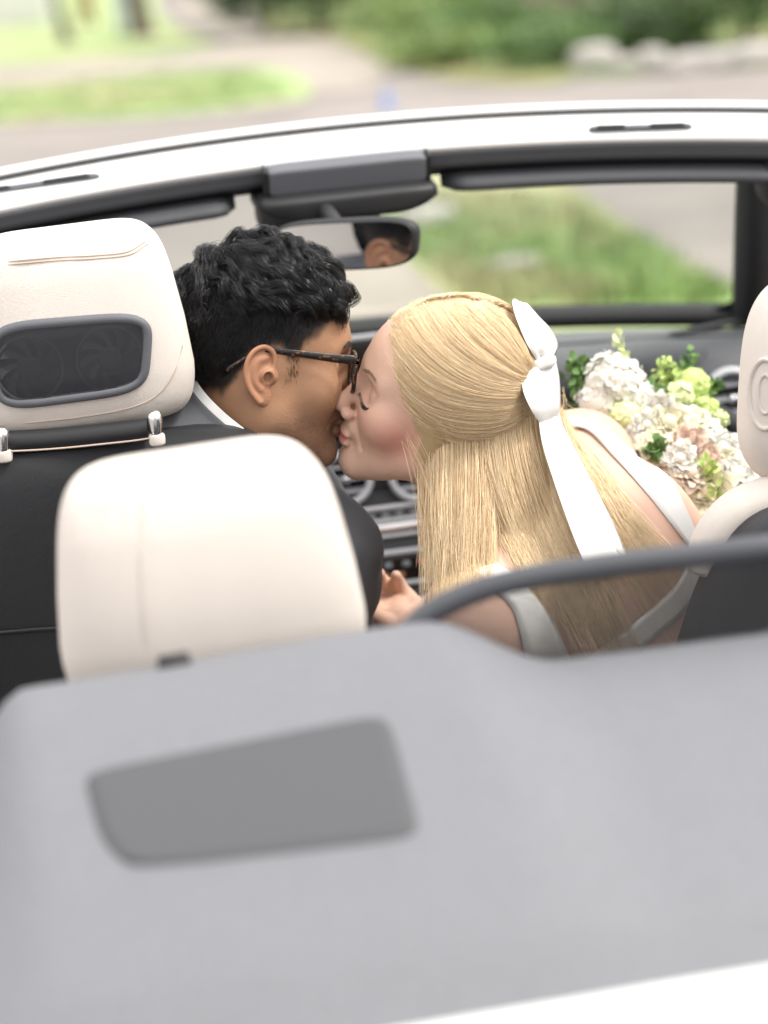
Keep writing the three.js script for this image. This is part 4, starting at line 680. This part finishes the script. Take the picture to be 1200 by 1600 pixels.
{ const f = headField(true);
  const head = fieldMesh(f, [-0.1, -0.185, -0.115], [0.1, 0.14, 0.14], 0.0023, (x, y, z) => {
    let c = brideTone(x, y, z); const ax = Math.abs(x), mix = (c2, a) => { c = c.map((q, i) => lerp(q, c2[i], a)); }, n = fbm(x * 120, y * 120, z * 120, 3);
    mix([0.58, 0.21, 0.165], 0.66 * Math.exp(-Math.pow((y + 0.028) / 0.029, 2) - Math.pow((z - 0.05) / 0.034, 2)) * (0.7 + 0.6 * n)); // rouge
    mix([0.52, 0.17, 0.15], 0.85 * Math.exp(-Math.pow((y + 0.064) / 0.0085, 4)) * sm(0.094, 0.1, z) * sm(0.021, 0.015, ax)); // lipstick
    mix([0.33, 0.2, 0.15], 0.35 * Math.exp(-Math.pow((y - 0.012) / 0.007, 2) - Math.pow((ax - 0.033) / 0.014, 2)) * sm(0.06, 0.075, z)); // eye shadow
    const hl = z < 0.02 ? -0.05 : lerp(-0.02, 0.085, sm(0.02, 0.085, z)); mix([0.42, 0.3, 0.16], sm(0, 0.015, y - hl) * sm(0.105, 0.09, z)); // hair roots
    return c; });
  const haF = B.m; transform(head, haF);
  // hand: palm and five fingers resting on the man's sleeve
  const wr = bJ.haL.clone(), pd = U(626, 960, 2.93).sub(bJ.elL).normalize(), ac = AX.clone().addScaledVector(pd, -AX.dot(pd)).normalize(), nn = V().crossVectors(pd, ac).normalize();
  const Hp = (a, l, n) => wr.clone().addScaledVector(ac, a).addScaledVector(pd, l).addScaledVector(nn, n), bones = [];
  bones.push([Hp(0, -0.03, 0), Hp(0, 0.02, 0), 0.024, 0.024], [Hp(-0.022, 0.02, 0), Hp(-0.026, 0.065, 0.004), 0.014, 0.012], [Hp(0, 0.02, 0), Hp(0, 0.07, 0.005), 0.014, 0.012], [Hp(0.02, 0.02, 0), Hp(0.024, 0.062, 0.003), 0.014, 0.011]);
  [[-0.032, 0.06, 0.018], [-0.012, 0.068, 0.02], [0.009, 0.066, 0.019], [0.028, 0.056, 0.016]].forEach(([a, l, q]) => { const k0 = Hp(a, l, 0.004), k1 = Hp(a - 0.01, l + 0.022, 0.0), k2 = Hp(a - 0.022, l + 0.03, -0.018), k3 = Hp(a - 0.026, l + 0.022, -0.034); bones.push([k0, k1, 0.0098, 0.009], [k1, k2, 0.009, 0.0083], [k2, k3, 0.0083, 0.007]); });
  bones.push([Hp(-0.02, 0.005, -0.008), Hp(-0.042, 0.03, -0.016), 0.013, 0.0105], [Hp(-0.042, 0.03, -0.016), Hp(-0.052, 0.055, -0.022), 0.0105, 0.0085]);
  handField = (x, y, z) => { let d = 1; bones.forEach((b, i) => { d = smin(d, cone(x, y, z, J(b[0]), J(b[1]), b[2], b[3]), i < 4 ? 0.014 : 0.006); }); return d; };
  const hand = fieldMesh(handField, [wr.x - 0.1, wr.y - 0.07, wr.z - 0.12], [wr.x + 0.1, wr.y + 0.14, wr.z + 0.09], 0.003, brideTone);
  const torso = fieldMesh(brideBody, [-0.2, 0.45, -3.35], [0.75, 1.25, -2.35], 0.008, brideTone);
  mesh('body', mergeI([head, torso, hand]), mat([1, 1, 1], 0.52, { vertexColors: true, bumpMap: skinBump, bumpScale: 0.0002, specularIntensity: 0.5 }), bride);
}
// dress: straps laid on the back, the bodice below
function march(field, px, py, lift) { const r = dir(px, py); let t = 2.2; for (let i = 0; i < 90; i++) { const p = r.clone().multiplyScalar(t).add(CP), d = field(p.x, p.y, p.z) - lift; if (d < 0.0004) return p; t += d * 0.8 / r.length(); if (t > 4) break; } return null; }
const satin = mat([0.69, 0.675, 0.645], 0.42, { bumpMap: weaveBump, bumpScale: 0.00012, sheen: 0.3 });
function strap(a, b, name = 'dress_strap', parent = bride) {                   // two edges in pixels
  const ca = new THREE.CatmullRomCurve3(a.map(p => V(p[0], p[1], 0)), false, 'centripetal'), cb = new THREE.CatmullRomCurve3(b.map(p => V(p[0], p[1], 0)), false, 'centripetal'), n = 36, k = 8; let last = null;
  const row = Array.from({ length: n + 1 }, (_, j) => Array.from({ length: k + 1 }, (_, i) => { const p = ca.getPoint(j / n).lerp(cb.getPoint(j / n), i / k); return march(brideBody, p.x, p.y, i === 0 || i === k ? 0.001 : 0.0045); }));
  for (const r of row) for (let i = 0; i <= k; i++) { if (!r[i]) r[i] = r.find(Boolean) || last; last = r[i] || last; }
  if (!last) return; const ok = row.filter(r => r.every(Boolean)); if (ok.length < 4) return;
  return mesh(name, grid(k, ok.length - 1, (u, v) => ok[Math.round(v * (ok.length - 1))][Math.round(u * k)].clone()), satin, parent);
}
strap([[878, 650], [925, 655], [985, 700], [1048, 748], [1070, 790], [1104, 866]], [[880, 668], [915, 672], [960, 715], [1010, 770], [1046, 815], [1090, 872]]);
strap([[735, 892], [770, 920], [800, 950], [812, 985], [822, 1030], [835, 1060]], [[775, 878], [815, 905], [848, 940], [868, 975], [892, 1030], [905, 1060]]);
strap([[1078, 868], [1062, 905], [1032, 938], [985, 978], [935, 1015], [900, 1045]], [[1112, 872], [1100, 908], [1078, 948], [1032, 990], [985, 1028], [950, 1060]]);
{ const cut = (x, y, z) => { const p = V(x, y, z); const ax = bJ.waist.clone().sub(bJ.c7).normalize(), s = p.clone().sub(bJ.mid).dot(ax) - 0.10; return smax(brideBody(x, y, z) - 0.006, -s, 0.004); };
  mesh('dress', fieldMesh(cut, [-0.2, 0.42, -3.3], [0.8, 1.15, -2.3], 0.009), satin, bride); }
// blonde hair
{ const hr = { c: [0, 0.047, -0.014], r: [0.086, 0.0955, 0.109] }, H = new Hairs();
  const onHair = (d, h) => { const k = 1 / Math.hypot(d.x / hr.r[0], d.y / hr.r[1], d.z / hr.r[2]); const p = d.clone().multiplyScalar(k), n = V(p.x / hr.r[0] ** 2, p.y / hr.r[1] ** 2, p.z / hr.r[2] ** 2).normalize(); return p.add(V(...hr.c)).addScaledVector(n, h); };
  const K = BK.clone().applyMatrix4(B.inv), kd = K.clone().sub(V(...hr.c)).normalize();
  const tone = (lock = 0.5) => { const v = rr(0.95, 1.18), w = clamp(lock - 0.08 + rr(-0.5, 0.5)); return rnd() < 0.14 ? [0.5 * v, 0.34 * v, 0.18 * v] : [lerp(0.92, 0.68, w) * v, lerp(0.75, 0.49, w) * v, lerp(0.50, 0.28, w) * v]; };
  // the mass under the strands
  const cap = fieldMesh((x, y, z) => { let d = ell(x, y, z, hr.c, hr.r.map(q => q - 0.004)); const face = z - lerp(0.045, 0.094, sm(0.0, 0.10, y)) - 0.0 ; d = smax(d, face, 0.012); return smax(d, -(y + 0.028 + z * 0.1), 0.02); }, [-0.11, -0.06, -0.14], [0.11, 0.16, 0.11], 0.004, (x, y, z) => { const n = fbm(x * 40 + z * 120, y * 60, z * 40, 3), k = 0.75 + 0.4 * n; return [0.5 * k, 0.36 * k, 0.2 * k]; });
  transform(cap, B.m);
  const hm = mesh('hair', cap, mat([1, 1, 1], 0.5, { vertexColors: true }), bride); hm.userData.label = 'long blonde hair half tied back';
  // tied-back strands: guides read off the photograph, laid on the hair's own rounded surface; the far side mirrors them
  const eye = CP.clone().applyMatrix4(B.inv), lay = (px, py, h) => {
    const R = hr.r.map(q => q + h), o = eye.clone().sub(V(...hr.c)), v = dir(px, py).add(CP).applyMatrix4(B.inv).sub(eye), O = V(o.x / R[0], o.y / R[1], o.z / R[2]), D = V(v.x / R[0], v.y / R[1], v.z / R[2]);
    const A = D.dot(D), Bq = O.dot(D), C = O.dot(O) - 1, disc = Bq * Bq - A * C, t = (-Bq - Math.sqrt(Math.max(0, disc))) / A, s = O.addScaledVector(D, t); if (disc < 0) s.normalize(); return V(s.x * R[0] + hr.c[0], s.y * R[1] + hr.c[1], s.z * R[2] + hr.c[2]); };
  const guides = [[[648, 680], [682, 695], [722, 702], [772, 699], [815, 677], [842, 646]], [[631, 638], [662, 667], [707, 688], [760, 693], [805, 678], [838, 640]], [[602, 552], [630, 602], [670, 637], [719, 652], [782, 652], [836, 630]], [[599, 512], [630, 564], [674, 603], [730, 622], [790, 626], [834, 618]], [[612, 493], [648, 538], [695, 580], [752, 607], [800, 614], [834, 608]], [[640, 484], [672, 534], [719, 573], [775, 598], [812, 604], [834, 601]], [[692, 484], [726, 526], [767, 560], [805, 583], [833, 594]], [[737, 480], [772, 510], [803, 545], [832, 585]], [[765, 480], [795, 505], [818, 540], [834, 578]]]
    .map(g => new THREE.CatmullRomCurve3(g.map(p => V(p[0], p[1], 0)), false, 'centripetal').getPoints(18));
  const path = (q, dx, dy, h, mirror) => { const k = clamp(q, 0, 0.9999) * (guides.length - 1), i = Math.floor(k), pts = []; for (let j = 0; j <= 18; j++) { const t = j / 18, p = guides[i][j].clone().lerp(guides[i + 1][j], k - i), w = 1 - 0.75 * t, jig = 1.6 * Math.sin(t * 9 + dx * 3), l = lay(p.x + dx * w, p.y + dy * w + jig * w, h * Math.min(1, 0.2 + t * 4) - 0.012 * sm(0.82, 1, t)); if (mirror) l.x = -l.x; pts.push(l); } return pts; };
  for (let c = 0; c < 1250; c++) {
    const mirror = c % 5 === 4, q = rnd(), h0 = rr(-0.001, 0.0022), bx = gauss() * 9, by = gauss() * 7, lock = fbm(q * 40, 0, mirror ? 5 : 2, 2);
    for (let k = 0; k < 7; k++) { const pts = path(q + gauss() * 0.012, bx + gauss() * 4, by + gauss() * 3, h0 + (lock - 0.5) * 0.004 + rr(-0.0006, 0.0010), mirror); H.add(pts.map(p => p.applyMatrix4(B.m)), rr(0.0003, 0.00052), tone(lock), 0.7); }
  }
  // loose lengths: one part falls straight in front of the near shoulder, the other over the back, a few hairs beyond the ribbon
  const fallSet = (S0, M0, E0, count, per, spread, thick, wob, x0 = 0.72, x1 = 1.08) => {
    const C3 = a => new THREE.CatmullRomCurve3(a.map(p => V(...p)), false, 'centripetal'), cs = C3(S0), cm = C3(M0), ce = C3(E0);
    for (let c = 0; c < count; c++) {
      const q = rnd(), layer = rr(0, thick), a = cs.getPoint(clamp(q + gauss() * 0.015)), m = cm.getPoint(clamp(q + gauss() * 0.015)), e = ce.getPoint(clamp(q + gauss() * 0.05)), len = rr(x0, x1), ph = rr(0, 6.28), am = rr(1, wob), lockTone = fbm(q * 30, c * 0.37, 1, 2);
      for (let k = 0; k < per; k++) {
        const am2 = am * rr(0.6, 1.5), ph2 = ph + gauss() * 0.5, sx = gauss() * spread, sd = gauss() * 0.004, ex = sx * rr(0.8, 1.9), pts = [], n = 18, l = len * rr(0.9, 1.05);
        for (let i = 0; i <= n; i++) { const u = i / n * l; const b0 = (1 - u) * (1 - u), b1 = 2 * u * (1 - u), b2 = u * u, mx = 2 * m.x - 0.5 * (a.x + e.x), my = 2 * m.y - 0.5 * (a.y + e.y), mz = 2 * m.z - 0.5 * (a.z + e.z);
          const P = U(b0 * a.x + b1 * mx + b2 * e.x + lerp(sx, ex, u) + am2 * Math.sin(ph2 + u * 6.5) * u, b0 * a.y + b1 * my + b2 * e.y, b0 * a.z + b1 * mz + b2 * e.z + layer * (0.5 + 0.8 * u) + sd);
          for (let w = 0; w < 30 && u > 0.15; w++) { if (brideBody(P.x, P.y, P.z) > 0.002 + layer * 0.1) break; P.addScaledVector(AZ, 0.004); } pts.push(P); }
        H.add(pts, rr(0.00032, 0.00055), tone(lockTone), 0.35);
      }
    }
  };
  fallSet([[658, 668, 2.77], [692, 672, 2.75], [730, 670, 2.745], [772, 658, 2.75]], [[663, 800, 2.735], [694, 800, 2.71], [732, 798, 2.70], [772, 792, 2.71]], [[667, 940, 2.69], [694, 930, 2.67], [730, 912, 2.66], [768, 905, 2.665]], 400, 12, 6, 0.022, 8, 0.62, 1.08);
  fallSet([[745, 666, 2.75], [785, 650, 2.75], [820, 628, 2.76], [850, 612, 2.78]], [[768, 790, 2.715], [806, 785, 2.71], [846, 775, 2.715], [880, 775, 2.735]], [[838, 930, 2.70], [898, 990, 2.69], [950, 1015, 2.71], [1000, 1005, 2.73]], 330, 12, 6, 0.022, 9, 0.62, 1.08);
  fallSet([[852, 620, 2.775], [868, 640, 2.80], [878, 660, 2.83]], [[892, 772, 2.745], [928, 770, 2.77], [962, 780, 2.79]], [[1000, 985, 2.73], [1046, 955, 2.75], [1085, 915, 2.77]], 120, 9, 8, 0.012, 14, 0.6, 1.05);
  // wisps: temple, crown, nape
  for (let i = 0; i < 90; i++) { const pts = path(rnd(), gauss() * 10, gauss() * 8, rr(0.002, 0.008), i % 6 === 0); H.add(pts.map(p => p.applyMatrix4(B.m)), 0.00028, tone(), 0.3); }
  for (let i = 0; i < 50; i++) { const a = [rr(870, 885), rr(600, 680), 2.8], e = [a[0] + rr(-5, 45), a[1] + rr(10, 150), 2.78], pts = []; for (let k = 0; k <= 10; k++) { const t = k / 10; pts.push(U(lerp(a[0], e[0], t * t) + 6 * Math.sin(t * 3 + i), lerp(a[1], e[1], t), lerp(a[2], e[2], t))); } H.add(pts, 0.0003, tone(), 0.3); }
  for (let i = 0; i < 18; i++) { const q = rnd(), a = V(0.058 + gauss() * 0.003, -0.005 + gauss() * 0.012, 0.045 + gauss() * 0.006), w = a.clone().applyMatrix4(B.m), e = U(rr(655, 690), rr(800, 930), 2.72), pts = []; for (let k = 0; k <= 12; k++) { const t = k / 12; pts.push(w.clone().lerp(e, t).add(V(0, 0, 0)).addScaledVector(AX, 0.006 * Math.sin(t * Math.PI) * (q - 0.2) * 4)); } H.add(pts, 0.00035, tone(), 0.3); }
  const st = mesh('hair_strands', H.build(), mat([1, 1, 1], 0.38, { vertexColors: true, specularIntensity: 0.7 }), hm); st.userData.kind = 'stuff';
  // lashes and brows
  const L = new Hairs(), f = headField(true), drop = (x, y, z) => { let p = V(x, y, z); for (let i = 0; i < 8; i++) { const e = 0.001, d = f(p.x, p.y, p.z), n = V(f(p.x + e, p.y, p.z) - d, f(p.x, p.y + e, p.z) - d, f(p.x, p.y, p.z + e) - d).normalize(); p.addScaledVector(n, -d); } return p; };
  for (const s of [-1, 1]) {
    for (let i = 0; i < 46; i++) { const t = i / 45, p = drop(s * lerp(0.0185, 0.0445, t), lerp(0.001, 0.003, t) - 0.003 * Math.sin(t * 3.14), 0.1); L.add([p, p.clone().add(V(s * 0.0015 * t, -0.0025, 0.002)), p.clone().add(V(s * 0.003 * t, -0.003, 0.0036))].map(q => q.applyMatrix4(B.m)), 0.00055, [0.014, 0.009, 0.007], 0.3); }
    for (let i = 0; i < 200; i++) { const t = rnd(), p = drop(s * lerp(0.012, 0.048, t), 0.0285 + 0.006 * Math.sin(t * 2.6) + gauss() * 0.0014, 0.1); L.add([p, p.clone().add(V(s * 0.004, 0.001, -0.0)), p.clone().add(V(s * 0.007, 0.000, -0.002))].map(q => q.applyMatrix4(B.m)), 0.0003, [0.3, 0.19, 0.11]); }
  }
  mesh('lashes_and_brows', L.build(), mat([1, 1, 1], 0.5, { vertexColors: true }), bride).userData.kind = 'stuff';
}
{ // white hair bow
  const T = thing('hair_bow', 'white satin bow with long ribbon tails tied in the blonde hair', 'bow', U(848, 590, 2.74));
  const ribbon = (rows, name, loop = true, pleat = 0.002, par = T) => { // rows of [left px, left py, right px, right py, depth left, depth right]
    const c = [0, 1].map(s => new THREE.CatmullRomCurve3(rows.map(r => U(r[s * 2], r[s * 2 + 1], r[4 + s])), false, 'centripetal')), N = rows.length * 8, th = 0.0009;
    const nrm = (u, v) => { const e = 0.01, p = (a, b) => c[0].getPoint(clamp(b)).lerp(c[1].getPoint(clamp(b)), a); return V().crossVectors(p(1, v).sub(p(0, v)), p(u, v + e).sub(p(u, v - e))).normalize(); };
    return mesh(name, grid(20, N, (u, v) => { const a = u * 2, s = a <= 1 ? a : 2 - a, sg = a <= 1 ? 1 : -1, p = c[0].getPoint(v).lerp(c[1].getPoint(v), s); return p.addScaledVector(nrm(s, v), (sg * th * Math.min(1, Math.min(s, 1 - s) * 8)) + pleat * Math.sin(s * 12.57 + 1) * (Math.exp(-v * 7) + (loop ? Math.exp(-(1 - v) * 7) : 0)) + 0.0014 * Math.sin(s * 3.14) * Math.sin(v * 7 + 0.6)); }), satin, par); };
  ribbon([[838, 562, 866, 556, 2.735, 2.742], [824, 540, 872, 540, 2.72, 2.748], [812, 512, 862, 516, 2.718, 2.755], [803, 486, 842, 494, 2.728, 2.765], [801, 470, 826, 476, 2.745, 2.77], [806, 469, 824, 476, 2.765, 2.782], [818, 500, 846, 504, 2.785, 2.80], [834, 535, 862, 532, 2.785, 2.795], [846, 558, 864, 553, 2.762, 2.768]], 'upper_loop');
  ribbon([[832, 570, 870, 566, 2.733, 2.74], [817, 588, 874, 586, 2.715, 2.738], [818, 612, 876, 614, 2.708, 2.735], [830, 640, 875, 640, 2.712, 2.738], [843, 660, 868, 660, 2.728, 2.75], [848, 668, 866, 666, 2.745, 2.762], [850, 640, 872, 630, 2.765, 2.775], [846, 580, 868, 575, 2.758, 2.766]], 'lower_loop');
  ribbon([[840, 600, 866, 598, 2.735, 2.74], [842, 650, 870, 646, 2.73, 2.74], [847, 690, 880, 684, 2.712, 2.722], [868, 760, 908, 748, 2.68, 2.69], [893, 830, 942, 818, 2.66, 2.67], [910, 872, 966, 862, 2.65, 2.66], [919, 892, 978, 883, 2.65, 2.66]], 'ribbon_tail', false);
  ribbon([[848, 600, 868, 598, 2.75, 2.757], [854, 660, 877, 655, 2.752, 2.76], [862, 700, 892, 688, 2.73, 2.745], [884, 760, 920, 742, 2.70, 2.716], [908, 826, 953, 806, 2.68, 2.695], [926, 872, 974, 854, 2.672, 2.686], [933, 890, 982, 873, 2.67, 2.684]], 'ribbon_tail', false);
  mesh('knot', block(0.0135, 0.007, 0.004, 3, 3, p => p.multiplyScalar(1 + 0.045 * Math.sin(p.x * 420 + p.y * 120))).applyMatrix4(basis(AX.clone().applyAxisAngle(AZ, 0.35), AY.clone().applyAxisAngle(AZ, 0.35), AZ, U(852, 566, 2.732))), satin, T);
}
// ---------------------------------------------------------------- bouquet on the driver's side
{ const T = thing('bouquet', 'loose bouquet of white, cream and blush flowers with green sprigs', 'bouquet', U(1050, 800, 3.2));
  const petalM = c => mat(c, 0.75);
  const pal = { white: petalM([0.70, 0.69, 0.62]), cream: petalM([0.70, 0.66, 0.48]), blush: petalM([0.69, 0.52, 0.42]), peach: petalM([0.70, 0.60, 0.48]), lime: petalM([0.48, 0.60, 0.2]), green: petalM([0.10, 0.19, 0.05]), pale: petalM([0.62, 0.68, 0.36]) };
  const petal = (w, l, cup, curl) => grid(6, 6, (u, v) => { const s = Math.pow(Math.sin(Math.PI * (0.1 + 0.82 * v)), 0.6), x = (u - 0.5) * 2 * w * Math.max(0.12, s), q = (u - 0.5) * 2; return V(x, v * l, cup * (v * (1 - v) * 2.2 + q * q * 0.5 * s) + curl * v * v * v); });
  const rose = (c, axis, r, m, name, layers = 5) => { // cupped petals opening round the flower's axis
    const z = axis.clone().normalize(), x = V(0.2, 1, 0).cross(z).normalize(), y = V().crossVectors(z, x), out = [put(block(r * 0.3, r * 0.3, r * 0.3, 2, 2, null, 12, 8), c.x, c.y, c.z)];
    for (let L = 0; L < layers; L++) { const n = 3 + L, open = lerp(0.12, 1.15, L / (layers - 1)) + rr(-0.06, 0.06), len = r * lerp(0.62, 0.95, L / layers), w = r * lerp(0.3, 0.52, L / layers);
      for (let i = 0; i < n; i++) { const a0 = (i + L * 0.47) / n * 6.2832 + rr(-0.2, 0.2), op = open + rr(-0.12, 0.12), R = x.clone().multiplyScalar(Math.cos(a0)).addScaledVector(y, Math.sin(a0)), tan = V().crossVectors(z, R), d = z.clone().multiplyScalar(Math.cos(op)).addScaledVector(R, Math.sin(op)), inn = z.clone().multiplyScalar(Math.sin(op)).addScaledVector(R, -Math.cos(op)), wav = rr(0, 6);
        out.push(grid(8, 7, (u, v) => { const q = u * 2 - 1, s = Math.pow(Math.sin(Math.PI * (0.14 + 0.76 * v)), 0.7) * Math.sqrt(Math.max(0, 1 - Math.pow(Math.max(0, v - 0.7) / 0.34, 2) * q * q)); return c.clone().addScaledVector(z, -r * 0.38).addScaledVector(R, r * (0.05 + 0.05 * L)).addScaledVector(d, len * v * (1 - 0.12 * q * q * v)).addScaledVector(tan, w * s * q).addScaledVector(inn, r * (0.26 * q * q * s + 0.12 * Math.sin(v * 2.6) - 0.2 * v * v * v + 0.03 * Math.sin(q * 4 + wav) * v)); })); } }
    return mesh(name, merge(out), m, T); };
  const cam = p => CP.clone().sub(p).normalize(), F = (px, py, d, r, m, name = 'rose', L = 5) => { const p = U(px, py, d); return rose(p, cam(p).add(V(rr(-0.4, 0.4), rr(0.1, 0.8), rr(-0.2, 0.2))), r, m, name, L); };
  // pom heads of many small florets
  const pom = (px, py, d, r, m, name, n = 70, fl = 0.011) => { const c = U(px, py, d), out = [put(block(r * 0.86, r * 0.86, r * 0.86, 2, 2, null, 16, 10), c.x, c.y, c.z)]; for (let i = 0; i < n; i++) { const dd = V(gauss(), gauss(), gauss()).normalize(), p = c.clone().addScaledVector(dd, r * rr(0.75, 1.05)), x = V(0.3, 1, 0.2).cross(dd).normalize(), y = V().crossVectors(dd, x); for (let k = 0; k < 4; k++) { const a = k * 1.5708 + rr(0, 0.5), g = petal(fl * 0.5, fl, -fl * 0.2, fl * 0.1); g.rotateX(-0.25); g.applyMatrix4(new THREE.Matrix4().makeRotationZ(a)); out.push(g.applyMatrix4(basis(x, y, dd, p))); } } return mesh(name, merge(out), m, T); };
  pom(958, 600, 3.05, 0.042, pal.white, 'white_flower_head', 90, 0.014); pom(935, 628, 3.04, 0.03, pal.white, 'white_flower_head', 60, 0.012); pom(992, 625, 3.05, 0.032, pal.white, 'white_flower_head', 60, 0.013); pom(1020, 650, 3.04, 0.026, pal.white, 'white_flower_head', 50, 0.012);
  pom(1082, 602, 3.07, 0.026, pal.lime, 'green_flower_head', 60, 0.010); pom(1062, 622, 3.05, 0.022, pal.pale, 'green_flower_head', 50, 0.010); pom(1100, 640, 3.05, 0.02, pal.lime, 'green_flower_head', 60, 0.010); pom(978, 655, 3.02, 0.026, pal.pale, 'green_flower_head', 60, 0.010); pom(1122, 656, 3.03, 0.014, pal.pale, 'green_flower_head', 40, 0.009);
  [[1046, 660, 2.99, 0.029, 'cream'], [1072, 696, 2.97, 0.026, 'blush'], [1000, 690, 2.99, 0.026, 'white'], [1100, 676, 3.0, 0.023, 'white'], [1128, 700, 2.99, 0.024, 'white'], [1040, 724, 2.96, 0.023, 'peach'], [1152, 742, 2.97, 0.030, 'white'], [1108, 766, 2.95, 0.030, 'cream'], [1082, 738, 2.95, 0.022, 'peach'], [1166, 722, 2.99, 0.022, 'white'], [1128, 800, 2.94, 0.028, 'cream'], [962, 668, 3.02, 0.022, 'white'], [1020, 694, 2.97, 0.020, 'cream'], [1176, 764, 2.97, 0.020, 'pale'], [1062, 716, 2.95, 0.02, 'white'], [1030, 640, 3.0, 0.02, 'white'], [1100, 712, 2.97, 0.02, 'blush'], [1085, 655, 3.0, 0.02, 'cream'], [1138, 775, 2.95, 0.022, 'white'], [1010, 664, 2.99, 0.018, 'white'], [1140, 722, 2.98, 0.018, 'cream']].forEach(([x, y, d, r, m]) => F(x, y, d, r * 1.18, pal[m], (m === 'blush' || m === 'peach' ? m + '_' : '') + 'rose'));
  // sprigs of small leaves and buds
  const sprig = (pts, n, size, m, name, spread) => { const c = new THREE.CatmullRomCurve3(pts), out = [tube(pts, q => 0.0014 * (1 - 0.6 * q), 14, 5)]; for (let i = 0; i < n; i++) { const t = rr(0.25, 1), p = c.getPoint(t).add(V(gauss(), gauss(), gauss()).multiplyScalar(spread * (1.1 - 0.6 * t))), g = petal(size * 0.4, size, -size * 0.15, 0), a = V(gauss(), gauss() + 0.5, gauss()).normalize(), x = V(gauss(), gauss(), gauss()).cross(a).normalize(); out.push(g.applyMatrix4(basis(x, a, V().crossVectors(x, a), p))); } return mesh(name, merge(out), m, T); };
  const S = a => a.map(p => U(...p));
  sprig(S([[975, 690, 3.03], [966, 610, 3.04], [970, 515, 3.06]]), 60, 0.011, pal.pale, 'flower_spike', 0.006);
  sprig(S([[985, 660, 3.03], [950, 600, 3.05], [948, 560, 3.06]]), 50, 0.012, pal.white, 'flower_spike', 0.008);
  sprig(S([[930, 660, 3.06], [905, 610, 3.07], [898, 565, 3.08]]), 90, 0.012, pal.green, 'leafy_sprig', 0.016); sprig(S([[945, 650, 3.06], [915, 600, 3.08], [912, 572, 3.08]]), 70, 0.011, pal.green, 'leafy_sprig', 0.014);
  sprig(S([[1050, 650, 3.06], [1055, 600, 3.08], [1080, 560, 3.09]]), 80, 0.011, pal.green, 'leafy_sprig', 0.014); sprig(S([[1060, 640, 3.06], [1045, 600, 3.08], [1046, 566, 3.09]]), 70, 0.010, pal.lime, 'leafy_sprig', 0.014); sprig(S([[1090, 640, 3.06], [1108, 610, 3.08], [1126, 600, 3.09]]), 40, 0.009, pal.green, 'leafy_sprig', 0.007);
  sprig(S([[1090, 700, 2.99], [1135, 715, 3.0], [1180, 700, 3.01]]), 70, 0.012, pal.green, 'leafy_sprig', 0.01); sprig(S([[1010, 700, 2.97], [1022, 712, 2.96], [1035, 690, 2.95]]), 40, 0.013, pal.green, 'leafy_sprig', 0.006); sprig(S([[1080, 720, 2.96], [1105, 735, 2.95], [1130, 790, 2.94]]), 50, 0.012, pal.lime, 'leafy_sprig', 0.008); sprig(S([[1020, 610, 3.05], [1035, 620, 3.05], [1060, 640, 3.04]]), 50, 0.012, pal.green, 'leafy_sprig', 0.012);
  for (let i = 0; i < 14; i++) mesh('stem', tube([U(rr(980, 1130), rr(650, 760), 3.02), U(rr(1040, 1090), rr(770, 800), 3.1), U(rr(1055, 1075), rr(860, 900), 3.2)], 0.0022, 12, 6), pal.green, T);
}
renderer.render(scene, camera);
